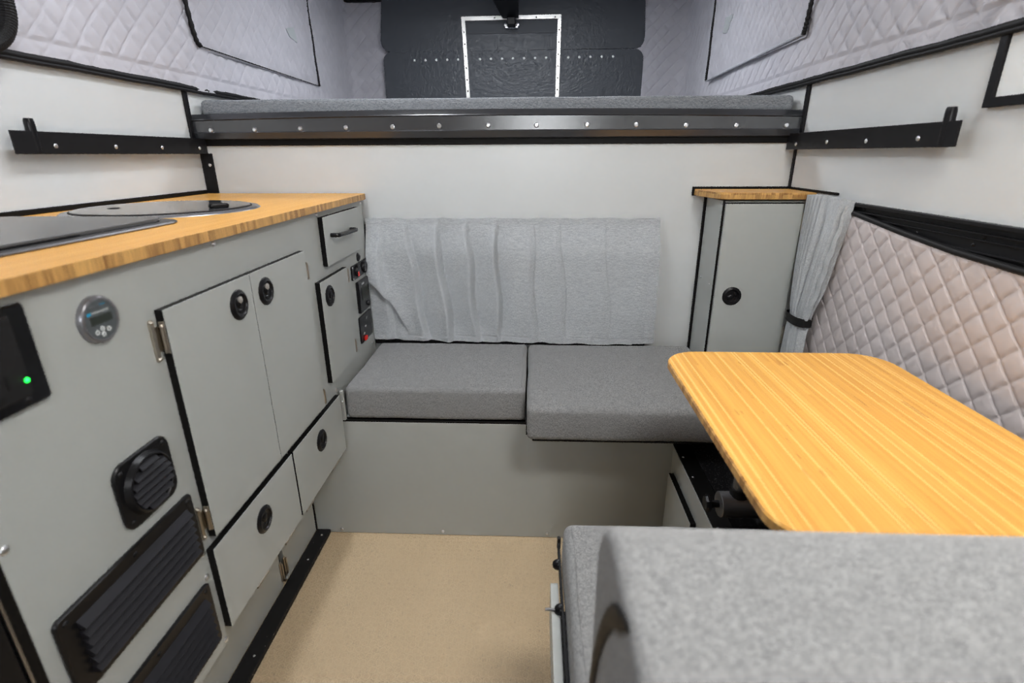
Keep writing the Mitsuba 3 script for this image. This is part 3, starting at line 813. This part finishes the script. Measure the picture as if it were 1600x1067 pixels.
add('display_panel__case', moved(slab(rrect(0.088, 0.090, 0.004), 0.009, 0.002), on_left(FX, 1.435, 0.622)), 'm_gloss', smooth=30)
add('display_panel__screen', moved(slab(rrect(0.052, 0.040, 0.002), 0.0012, 0.0004), on_left(FX + 0.0085, 1.440, 0.628)), 'm_lcd')
add('display_panel__knob', moved(lathe([(0, 0.006), (0.007, 0.0055), (0.0085, 0)], 20), on_left(FX + 0.009, 1.458, 0.592)), 'm_plastic', smooth=40)
add('display_panel__lettering', text_on_left('truma', 0.006, FX + 0.0089, 1.415, 0.655), 'm_white')
tag('display_panel', 'black control display with a small screen and a dial', 'control panel')
add('switch_panel__plate', moved(slab(rrect(0.106, 0.077, 0.004), 0.004, 0.001), on_left(FX, 1.4365, 0.528)), 'm_plastic')
add('switch_panel__switch', moved(slab(rrect(0.018, 0.012, 0.002), 0.006, 0.0015), on_left(FX + 0.004, 1.4155, 0.4985)), 'm_red')
labels['switch_panel__switch'] = {'label': 'red switch'}
for k, (s, y, z) in enumerate((('1 2', 1.44, 0.548), ('ON', 1.425, 0.527), ('OFF', 1.405, 0.5105))):
    add(num('switch_panel__lettering'), text_on_left(s, 0.0055, FX + 0.0039, y, z), 'm_white')
tag('switch_panel', 'black switch panel with a red switch beside the bench', 'switch panel')
# fridge beside the near end of the cabinet
add('fridge__door', box(-0.93, FX, -0.25, 0.3515, 0.06, 0.86, 0.003), 'm_plastic')
add('fridge__edge_strip', box(FX - 0.010, FX + 0.0012, 0.352, 0.3548, 0.06, 0.86, 0.0004), 'm_rimsteel')
tag('fridge', 'black appliance front at the near end of the kitchen cabinet', 'fridge')

# ------------------------------------------------------------------ window behind the curtain, curtain
add('window_1__frame', join(box(-0.497, 0.345, YB - 0.008, YB, 0.438, 0.456, 0.002), box(-0.497, 0.345, YB - 0.008, YB, 0.79, 0.808, 0.002), box(-0.497, -0.479, YB - 0.008, YB, 0.456, 0.79, 0.002), box(0.327, 0.345, YB - 0.008, YB, 0.456, 0.79, 0.002)), 'm_rubber')
add('window_1__pane', box(-0.479, 0.327, YB - 0.004, YB - 0.001, 0.456, 0.79, 0), 'm_glass')
tag('window_1', 'black-framed window behind the grey curtain', kind='structure')


def curtain_h(x, z):
    v = np.clip((0.825 - z) / 0.37, 0, 1)
    rise = np.clip(v / 0.30, 0, 1)
    rise = rise * rise * (3 - 2 * rise)
    out = 0.004 + 0.026 * rise * (1 - 0.35 * np.clip((v - 0.75) / 0.25, 0, 1))
    for x0, x1, A, wl, wr in ((-0.452, -0.425, 0.40, 0.007, 0.030), (-0.366, -0.318, 0.75, 0.006, 0.026), (-0.279, -0.243, 1.05, 0.008, 0.036), (-0.190, -0.163, 0.90, 0.008, 0.034), (-0.107, -0.095, 0.80, 0.006, 0.026), (-0.003, 0.010, 0.45, 0.012, 0.036), (0.075, 0.104, 0.40, 0.012, 0.034), (0.20, 0.235, 0.2, 0.015, 0.04)):
        c = x0 + (x1 - x0) * v + 0.004 * np.sin(v * 9 + x0 * 40)
        d = x - c
        fade = np.clip(v / 0.10, 0, 1) * (0.45 + 0.55 * np.clip((1 - v) / 0.12, 0, 1))
        out = out + 0.011 * A * fade * np.where(d < 0, np.exp(-((d + 0.004) / 0.022) ** 2), 0)
        out = out - 0.0250 * A * fade * np.clip(out / 0.030, 0, 1) * np.exp(-np.abs(d / np.where(d < 0, wl, wr)) ** np.where(d < 0, 2.0, 1.4))
    # diagonal fold at lower left
    zc = 0.665 - 0.9 * np.clip(x + 0.50, 0, 1) - 8.5 * np.clip(x + 0.47, 0, 1) ** 2
    d = z - zc
    out = out + 0.018 * np.exp(-(d / np.where(d < 0, 0.018, 0.07)) ** 2) * np.exp(-((x + 0.46) / 0.07) ** 2) * np.clip((z - 0.47) / 0.04, 0, 1)
    # gathers at the hems
    for x0 in (-0.45, -0.40, -0.34, -0.26, -0.2, -0.1, 0.0, 0.05, 0.11, 0.17, 0.23):
        out = out + 0.004 * np.exp(-((x - x0) / 0.010) ** 2) * np.clip((v - 0.86) / 0.1, 0, 1)
    out = out - 0.0012 * (np.exp(-((z - 0.808) / 0.0018) ** 2) + np.exp(-((z - (0.472 - 0.01 * (x + 0.07))) / 0.0018) ** 2)) - 0.001 * np.exp(-((x - 0.332) / 0.0018) ** 2)
    return np.maximum(out, 0.001) + 0.002 * (meshkit.fbm(np.stack([x * 9, z * 9, 0 * x], -1), 3, 2) - 0.5)


cx_, cv_ = np.linspace(0, 1, 330), np.linspace(0, 1, 150)
U, V = np.meshgrid(cx_, cv_, indexing='ij')
X = -0.4895 + (0.357 + 0.007 * V + 0.4895) * U
ztop = 0.826 + 0.0012 * np.sin(X * 40) + 0.0008 * np.sin(X * 90)
zbot = 0.4625 - 0.008 * np.clip((X + 0.5) / 0.3, 0, 1) - 0.004 * np.clip((X - 0.0) / 0.2, 0, 1) + 0.0015 * np.sin(X * 55) + np.where(X > 0.3, 0.004, 0)
Zc = ztop + (zbot - ztop) * V
H = curtain_h(X, Zc)
Pc = np.stack([X, YB - 0.011 - H, Zc], -1)
add('curtain', thick(Pc, (0, -1, 0), 0.0016), 'm_curtain', smooth=40)
tag('curtain', 'light grey woven curtain hanging flat over the window above the bench', 'curtain')

# ------------------------------------------------------------------ bench
add('bench__front_panel', box(-0.60, 0.372, 1.180, 1.194, 0.001, 0.352, 0.0008), 'm_cab')
add('bench__seat_board', box(-0.488, 0.700, 1.194, YB - 0.002, 0.340, 0.3545, 0.0008), 'm_cab')
add('bench__edge_band', box(-0.488, 0.372, 1.1795, 1.1945, 0.3522, 0.3575, 0.0006), 'm_edge')
labels['bench__edge_band'] = {'label': 'black band along the top edge'}
add('bench__end_post', box(-0.487, -0.478, 1.176, 1.184, 0.357, 0.440, 0.001), 'm_cab')
put(num('bench__screw'), SCREW_S, on_back(-0.482, 1.176, 0.41))
for x in (-0.53, -0.246, 0.044):
    put(num('bench__screw'), SCREW, on_back(x, 1.180, 0.0125))
tag('bench', 'light grey bench box below the two cushions', 'bench')
add('seat_cushion', rbox(-0.476, -0.018, 1.180, 1.522, 0.3585, 0.4475, r=0.013, n=(40, 34, 8), puff=0.003, rough=0.004, seed=2), 'm_cushion', smooth=60)
tag('seat_cushion', 'flat dark grey seat cushion beside the kitchen cabinet', 'cushion', 'bench cushions')
add('seat_cushion__seam', tube([(-0.028, y, 0.4480) for y in np.linspace(1.20, 1.51, 20)], 0.0016, 6), 'm_cushion')
add('seat_cushion_001', rbox(-0.014, 0.476, 1.085, 1.520, 0.3585, 0.4465, r=0.015, n=(44, 40, 8), puff=0.004, rough=0.005, seed=4), 'm_cushion', smooth=60)
add('seat_cushion_001__zipper', join(box(-0.0165, -0.0135, 1.100, 1.17, 0.398, 0.404, 0.0005), box(-0.0150, -0.012, 1.092, 1.14, 0.372, 0.378, 0.0005)), 'm_rubber')
add('seat_cushion_001__strap', box(0.0, 0.476, 1.095, 1.178, 0.3535, 0.3580, 0.001), 'm_rubber')
tag('seat_cushion_001', 'dark grey seat cushion overhanging the bench beside the table', 'cushion', 'bench cushions')

# ------------------------------------------------------------------ corner cabinet
CX, CY = 0.482, 1.398
C = 'corner_cabinet'
add(C + '__side_panel', box(CX, CX + 0.012, CY + 0.0005, YB - 0.001, 0.356, 0.884, 0.0006), 'm_cab')
add(C + '__front_edge', box(CX - 0.0005, CX + 0.004, CY - 0.004, CY + 0.0005, 0.356, 0.884, 0.0003), 'm_edge')
add(C + '__wall_edge', box(CX - 0.006, CX - 0.0003, YB - 0.010, YB - 0.0005, 0.356, 0.888, 0.0006), 'm_edge')
labels[C + '__front_edge'] = labels[C + '__wall_edge'] = {'label': 'black edge band'}
add(C + '__face_frame', box(CX + 0.004, 0.7045, CY + 0.0008, CY + 0.0128, 0.356, 0.884, 0.0006), 'm_cab')
add(C + '__door', box(CX + 0.0045, 0.680, CY - 0.012, CY + 0.0004, 0.40, 0.8775, 0.0008), 'm_cab')
add(C + '__door__edge_band', box(CX + 0.0046, 0.6798, CY - 0.0110, CY + 0.0003, 0.8778, 0.8795, 0.0003), 'm_edge')
put(C + '__door__latch', LATCH, T(on_back(0.5315, CY - 0.012, 0.637)).rotate([0, 0, 1], 115))
labels[C + '__door__latch'] = {'label': 'round black latch'}
for k, z in enumerate((0.832, 0.528)):
    add(num(C + '__door__hinge'), join(box(0.6802, 0.6862, CY - 0.0142, CY - 0.001, z - 0.024, z + 0.024, 0.0008), tube([(0.6825, CY - 0.0135, z - 0.022), (0.6825, CY - 0.0135, z + 0.022)], 0.0032, 10)), 'm_nickel', smooth=35)
for y, z in ((1.500, 0.664), (1.425, 0.6615), (1.404, 0.878)):
    put(num(C + '__screw'), SCREW_S, on_right(CX - 0.0005, y, z))
tag(C, 'tall light grey corner cabinet with a round black latch, standing on the bench', 'cabinet')
ct = np.array([(0.446, YB - 0.004), (0.446, 1.490), (0.4715, 1.392), (0.478, 1.386), (0.488, 1.382), (0.7035, 1.382), (0.7035, YB - 0.004)])
add('corner_worktop', slab(ct, 0.0165, 0.0012), 'm_bamboo_fine')
scene['corner_worktop']['to_world'] = T().translate([0, 0, 0.8885])
add('corner_worktop__edge_trim', join(box(0.440, 0.704, YB - 0.0038, YB - 0.0002, 0.887, 0.911, 0.0006), box(XR - 0.004, XR - 0.0004, 1.284, YB, 0.9052, 0.911, 0.0006)), 'm_edge')
labels['corner_worktop__edge_trim'] = {'label': 'black trim against the walls'}
tag('corner_worktop', 'small bamboo top with a clipped corner on the corner cabinet', 'worktop')

# ------------------------------------------------------------------ right side: window frame, channel, quilted panel
add('window_2__frame', join(box(XR - 0.010, XR, 0.906, 0.921, 1.0635, 1.166, 0.001), box(XR - 0.010, XR, 0.10, 0.921, 1.0635, 1.0775, 0.001)), 'm_blackmetal')
add('window_2__pane', box(XR - 0.005, XR - 0.001, 0.10, 0.905, 1.078, 1.166, 0), 'm_frost')
tag('window_2', 'black-framed window at the right edge above the rail', kind='structure')
add('wall_channel__body', join(box(XR - 0.010, XR + 0.038, -0.4, 1.384, 0.8885, 0.8955, 0.001), box(XR + 0.002, XR + 0.010, -0.4, 1.384, 0.815, 0.889, 0.0008),
                               box(XR - 0.006, XR + 0.004, -0.4, 1.384, 0.8765, 0.8795, 0.0008), box(XR - 0.003, XR + 0.004, -0.4, 1.384, 0.866, 0.869, 0.0008), box(XR - 0.004, XR + 0.004, -0.4, 1.384, 0.8475, 0.8505, 0.0008)), 'm_blackmetal')
for y, z in ((0.858, 0.873), (0.875, 0.8585), (1.179, 0.884), (1.007, 0.8585)):
    put(num('wall_channel__screw'), SCREW_B, on_right(XR + 0.002, y, z))
tag('wall_channel', 'black metal channel along the right wall above the quilted panel', 'channel')
yq, zq = np.arange(-0.15, 1.392, 0.0032), np.linspace(0, 1, 160)
YQ, VQ = np.meshgrid(yq, zq, indexing='ij')
ztq = np.interp(yq, [0.30, 0.78, 0.90, 1.035, 1.12, 1.215, 1.39], [0.822, 0.836, 0.8415, 0.8535, 0.863, 0.8735, 0.88])
ZQ = 0.40 + (ztq[:, None] - 0.40) * VQ
hq = quilt_h(YQ + 0.004, ZQ + 0.0075, 0.0036, 0.0548, 0.11) + 0.004 * (meshkit.fbm(np.stack([YQ * 6, ZQ * 6, 0 * YQ], -1), 2, 11) - 0.5)
hq *= np.clip((ztq[:, None] - ZQ) / 0.008, 0, 1)
Pq = np.stack([0.7165 - hq - 0.0165 * VQ, YQ, ZQ], -1)
add('side_liner', grid(Pq), 'm_quiltlow_bounce', smooth=True)
add('side_liner__piping', tube(np.column_stack([np.full(len(yq), 0.6995), yq, ztq + 0.002]), 0.0058, 10), 'm_rubber', smooth=True)
tag('side_liner', 'diamond-quilted fabric panel on the right wall behind the table', 'fabric panel')

# gathered curtain
uu, vv = np.linspace(0, 1, 220), np.linspace(0, 1, 90)
UU, VV = np.meshgrid(uu, vv, indexing='ij')
ZG = 0.900 - 0.50 * VV + 0.006 * np.sin(UU * 3) * (1 - VV)
tie = (0.900 - 0.600) / 0.50
yl = np.interp(vv, [0, 0.35, tie, 0.75, 1.0], [1.382, 1.376, 1.360, 1.366, 1.380])
yr = np.interp(vv, [0, 0.12, 0.45, tie, 0.75, 1.0], [1.198, 1.207, 1.248, 1.274, 1.274, 1.262])
pleat = np.where(UU < 0.55, 1.0, 0.25)
YG = yl[None] + (yr - yl)[None] * UU
XG = 0.690 - 0.018 * np.sin(np.pi * np.clip(UU, 0, 1)) ** 0.6 * (0.6 + 0.4 * np.sin(np.pi * VV)) - 0.0085 * pleat * (np.abs(np.sin(2 * np.pi * (UU * 5.2 + 0.05 * np.sin(VV * 7)))) ** 0.7 - 0.5)
big = np.exp(-((UU - 0.62 + 0.10 * VV) / 0.05) ** 2)
XG += 0.010 * big * np.clip(VV / 0.12, 0, 1) * (VV < tie) * np.clip((tie - VV) / 0.1, 0, 1)
XG += np.where(UU > 0.86, (UU - 0.86) * 0.09, 0) * np.clip((tie - VV) / 0.2, 0.2, 1)
XG -= 0.005 * np.exp(-((UU - 0.88) / 0.03) ** 2)
pinch = np.exp(-((VV - tie) / 0.045) ** 2)
XG = XG + 0.004 * pinch
XG = np.minimum(XG - 0.006, 0.6940)
PG = np.stack([XG, YG, ZG], -1)
add('gathered_curtain__cloth', thick(PG, (-1, 0, 0), 0.0018), 'm_curtain', smooth=45)
hv = np.linspace(0.02, tie - 0.01, 50)
wv = 0.020 * np.clip(hv / 0.25, 0.15, 1)
hy = np.interp(hv, vv, yr)
Ph = np.stack([np.stack([np.full(50, 0.6890) - 0.004 * np.sin(np.pi * t) + 0.0012 * np.sin(hv * 60 + t), hy - 0.002 + wv * (t - 0.15), 0.900 - 0.50 * hv], -1) for t in np.linspace(0, 1, 8)])
add('gathered_curtain__hem', thick(Ph - np.array([0.010, 0, 0]), (-1, 0, 0), 0.0018), 'm_curtain', smooth=45)
th = np.linspace(0, 2 * np.pi, 40, endpoint=False)
band = np.stack([np.stack([0.683 + 0.0215 * np.sign(np.cos(th)) * np.abs(np.cos(th)) ** 0.7, 1.317 + 0.046 * np.sign(np.sin(th)) * np.abs(np.sin(th)) ** 0.8, np.full(40, z)], -1) for z in (0.586, 0.590, 0.604, 0.608)], 1)
add('gathered_curtain__tie', grid(band, True), 'm_rubber', smooth=60)
labels['gathered_curtain__tie'] = {'label': 'black tie band'}
tag('gathered_curtain', 'light grey curtain gathered by a black band beside the corner cabinet', 'curtain')

# ------------------------------------------------------------------ table
ZT = 0.645
to = []
for (x, y, r, a0) in ((0.644, 0.942, 0.062, 0), (0.244, 0.942, 0.062, 90), (0.244, 0.425, 0.05, 180), (0.644, 0.425, 0.05, 270)):
    sx_, sy_ = (1 if x > 0.4 else -1), (1 if y > 0.6 else -1)
    for t in np.linspace(0, 90, 12):
        a = math.radians(a0 + t)
        to.append((x - sx_ * r + r * math.cos(a), y - sy_ * r + r * math.sin(a)))
add('table__top', slab(np.array(to), 0.0150, 0.0025), 'm_bamboo')
scene['table__top']['to_world'] = T().translate([0, 0, ZT - 0.0150])
add('table__pole', tube([(0.402, 0.872, 0.38), (0.402, 0.872, 0.46), (0.402, 0.872, 0.6295)], 0.0135, 24), 'm_graysteel', smooth=40)
add('table__pole_ring', moved(lathe([(0.0138, 0.012), (0.0165, 0.012), (0.0172, 0.008), (0.0172, -0.004), (0.0138, -0.006)], 28), on_top(0.402, 0.872, 0.378)), 'm_rubber', smooth=40)
add('table__clamp', moved(lathe([(0.0, 0.0), (0.0235, 0.0), (0.0252, 0.0015), (0.0252, 0.12), (0.0235, 0.1215), (0, 0.1215)], 40), T(frame((0.366, 0.872, 0.352), (0, 1, 0), (0, 0, 1), (1, 0, 0)))), 'm_graysteel', smooth=35)
add('table__clamp_lever', join(moved(lathe([(0, 0.0), (0.007, 0.0), (0.007, 0.018), (0, 0.018)], 16), T(frame((0.349, 0.872, 0.352), (0, 1, 0), (0, 0, 1), (1, 0, 0)))), moved(lathe([(0, 0.0), (0.014, 0.001), (0.0165, 0.005), (0.0165, 0.010), (0.012, 0.012), (0, 0.012)], 8), T(frame((0.338, 0.872, 0.354), (0, 1, 0), (0, 0, 1), (1, 0, 0))))), 'm_plastic', smooth=30)
add('table__base_post', join(tube([(0.500, 0.872, 0.306), (0.500, 0.872, 0.36)], 0.028, 24), moved(lathe([(0, 0.008), (0.05, 0.008), (0.055, 0.004), (0.056, 0)], 32), on_top(0.500, 0.872, 0.3055))), 'm_rubber', smooth=40)
tag('table', 'bamboo dining table with rounded corners on a steel swivel leg', 'table')

# ------------------------------------------------------------------ storage box under the table
B = 'storage_box'
add(B + '__side_panel', box(0.360, 0.372, 0.605, 1.1795, 0.001, 0.296, 0.0008), 'm_cab')
add(B + '__top_board', box(0.372, 0.700, 0.605, 1.1795, 0.284, 0.3005, 0), 'm_cab')
add(B + '__top_trim', box(0.3585, 0.398, 0.605, 1.1798, 0.3008, 0.3045, 0.001), 'm_edge')
labels[B + '__top_trim'] = {'label': 'black trim along the top edge'}
add(B + '__carpet', box(0.398, 0.700, 0.605, 1.1797, 0.3006, 0.3058, 0.0006), 'm_carpet')
labels[B + '__carpet'] = {'label': 'black carpet on the lid'}
add(B + '__back_carpet', box(0.373, 0.700, 1.1802, 1.1930, 0.306, 0.3395, 0.0006), 'm_carpet')
add(B + '__door', box(0.346, 0.3472, 0.955, 1.150, 0.03, 0.236, 0.0003), 'm_cab')
add(B + '__door__edge_band', box(0.3474, 0.3595, 0.955, 1.150, 0.03, 0.236, 0.0005), 'm_edge')
labels[B + '__door__edge_band'] = {'label': 'black edge band'}
for y in (1.115, 1.032, 0.859):
    put(num(B + '__screw'), SCREW_S, on_top(0.3665, y, 0.3045))
tag(B, 'low light grey storage box with a black-carpeted lid under the table', 'storage box')

# ------------------------------------------------------------------ near dinette seat
D = 'dinette_bench'
add(D + '__side_panel', box(0.0305, 0.0420, -0.55, 0.500, 0.001, 0.372, 0.0008), 'm_cab')
lip = np.vstack([[(-0.55, 0.30), (-0.55, 0.384)], np.array([(0.622 + 0.012 * math.sin(t), 0.372 + 0.012 * math.cos(t)) for t in np.linspace(0, math.pi / 2, 8)]), [(0.634, 0.30)]])
add(D + '__side_lip', moved(slab(lip, 0.0115, 0.0015), on_left(0.0300, 0, 0)), 'm_cab')
add(D + '__front_panel', box(0.0425, 0.702, 0.588, 0.600, 0.001, 0.358, 0.0008), 'm_cab')
add(D + '__seat_board', box(0.0425, 0.702, -0.55, 0.5875, 0.345, 0.358, 0.0008), 'm_cab')
add(D + '__door', box(0.018, 0.0192, -0.50, 0.49, 0.03, 0.30, 0.0003), 'm_cab')
add(D + '__door__edge_band', box(0.0194, 0.0302, -0.50, 0.49, 0.03, 0.30, 0.0005), 'm_edge')
labels[D + '__door__edge_band'] = {'label': 'black edge band'}
add(D + '__door__hinge', join(box(0.0215, 0.0300, 0.494, 0.4965, 0.26, 0.29, 0.0005), tube([(0.0235, 0.4975, 0.255), (0.0235, 0.4975, 0.295)], 0.0035, 10)), 'm_nickel', smooth=35)
tag(D, 'light grey dinette seat box under the foreground cushions', 'bench')
add('dinette_cushion', rbox(0.050, 0.690, -0.10, 0.690, 0.3585, 0.4495, r=0.016, n=(50, 50, 8), puff=0.002, rough=0.005, seed=8), 'm_cushion', smooth=60)
add('dinette_cushion__seam', tube(np.array([(0.0635 + 0.001 * math.sin(k), 0.676 - 0.037 * k, 0.4500) for k in range(20)]), 0.0012, 6), 'm_cushion')
add('dinette_cushion__strap', join(box(0.0435, 0.0475, 0.02, 0.700, 0.378, 0.392, 0.0008), tube(bez([(0.0455, 0.700, 0.385), (0.046, 0.708, 0.392), (0.0455, 0.703, 0.405)], 8), 0.003, 6)), 'm_rubber')
for y in (0.662, 0.575):
    add(num('dinette_cushion__snap'), moved(lathe([(0, 0.010), (0.004, 0.0095), (0.0075, 0.006), (0.0085, 0.002), (0.0085, 0)], 18), on_right(0.0440, y, 0.387)), 'm_plastic', smooth=40)
add('dinette_cushion__snap_pin', moved(lathe([(0, 0.016), (0.0022, 0.016), (0.0022, 0.0)], 12), on_right(0.0370, 0.575, 0.387)), 'm_graysteel', smooth=40)
tag('dinette_cushion', 'grey seat cushion with a seam along its edge, under the near backrest', 'cushion')


def profile(hy, hz, r, cy, cz):
    return rrect(2 * hy, 2 * hz, r, 14, cy, cz)


rings = []
X0, X1, RE = 0.0585, 0.688, 0.010
for x, d in [(X0, RE)] + [(X0 + RE - RE * math.sin(t), RE - RE * math.cos(t)) for t in np.linspace(math.pi / 2, 0, 7)][1:] + [(x, 0.0) for x in np.linspace(X0 + RE, X1 - RE, 40)[1:]] + [(X1, RE)]:
    rings.append(np.column_stack([np.full(56, x), profile(0.144 - d, 0.141 - d, 0.080 - d, 0.234, 0.594)]))
rb = np.stack(rings, 1)
rbm = grid(rb, True)
caps = [hull(rb[:, 0].tolist() + (rb[:, 0] + [0.0005, 0, 0]).tolist()), hull(rb[:, -1].tolist() + (rb[:, -1] - [0.0005, 0, 0]).tolist())]
bm = join(rbm, *caps)
add('backrest_cushion', bm, 'm_cushion', smooth=50)
zp = bez([(0.057, 0.240, 0.733), (0.0565, 0.286, 0.690), (0.0565, 0.328, 0.615), (0.0565, 0.352, 0.535), (0.0565, 0.355, 0.468)], 14)
zr = np.full(len(zp), 0.0082)
zr[:8] *= np.linspace(0.45, 1, 8)
zm = tube(zp, zr, 12)
zm.vertices[:, 0] = 0.0578 + (zm.vertices[:, 0] - 0.0565) * 0.35
add('backrest_cushion__zipper', zm, 'm_rubber', smooth=True)
labels['backrest_cushion__zipper'] = {'label': 'black curved zipper'}
tag('backrest_cushion', 'thick grey backrest cushion closest to the camera with a black zipper', 'cushion')

# ------------------------------------------------------------------ rubber seal loop at upper left, strap at upper right
loop = rrect(0.46, 0.36, 0.075, 24, 0.780, 1.352)
seg = []
for k in range(len(loop)):
    a, b = loop[k], loop[(k + 1) % len(loop)]
    n = max(1, int(np.linalg.norm(b - a) / 0.0022))
    for t in range(n):
        seg.append(a + (b - a) * t / n)
seg = np.array(seg)
rr = 0.0125 + 0.0010 * np.sin(np.arange(len(seg)) * 2 * np.pi / 2.0 + 0.6)
add('window_seal', tube(np.column_stack([np.full(len(seg), XL + 0.034), seg]), rr, 12, closed=True), 'm_rubber')
tag('window_seal', 'black ribbed rubber loop at the upper left corner', 'rubber seal')
add('strap_loop', tube(bez([(XR - 0.008, 0.99, 1.275), (XR - 0.034, 0.955, 1.236), (XR - 0.036, 0.93, 1.228), (XR - 0.034, 0.90, 1.236), (XR - 0.008, 0.87, 1.275)], 10), 0.007, 10), 'm_rubber', smooth=True)
tag('strap_loop', 'small black strap loop at the upper right corner', 'strap')
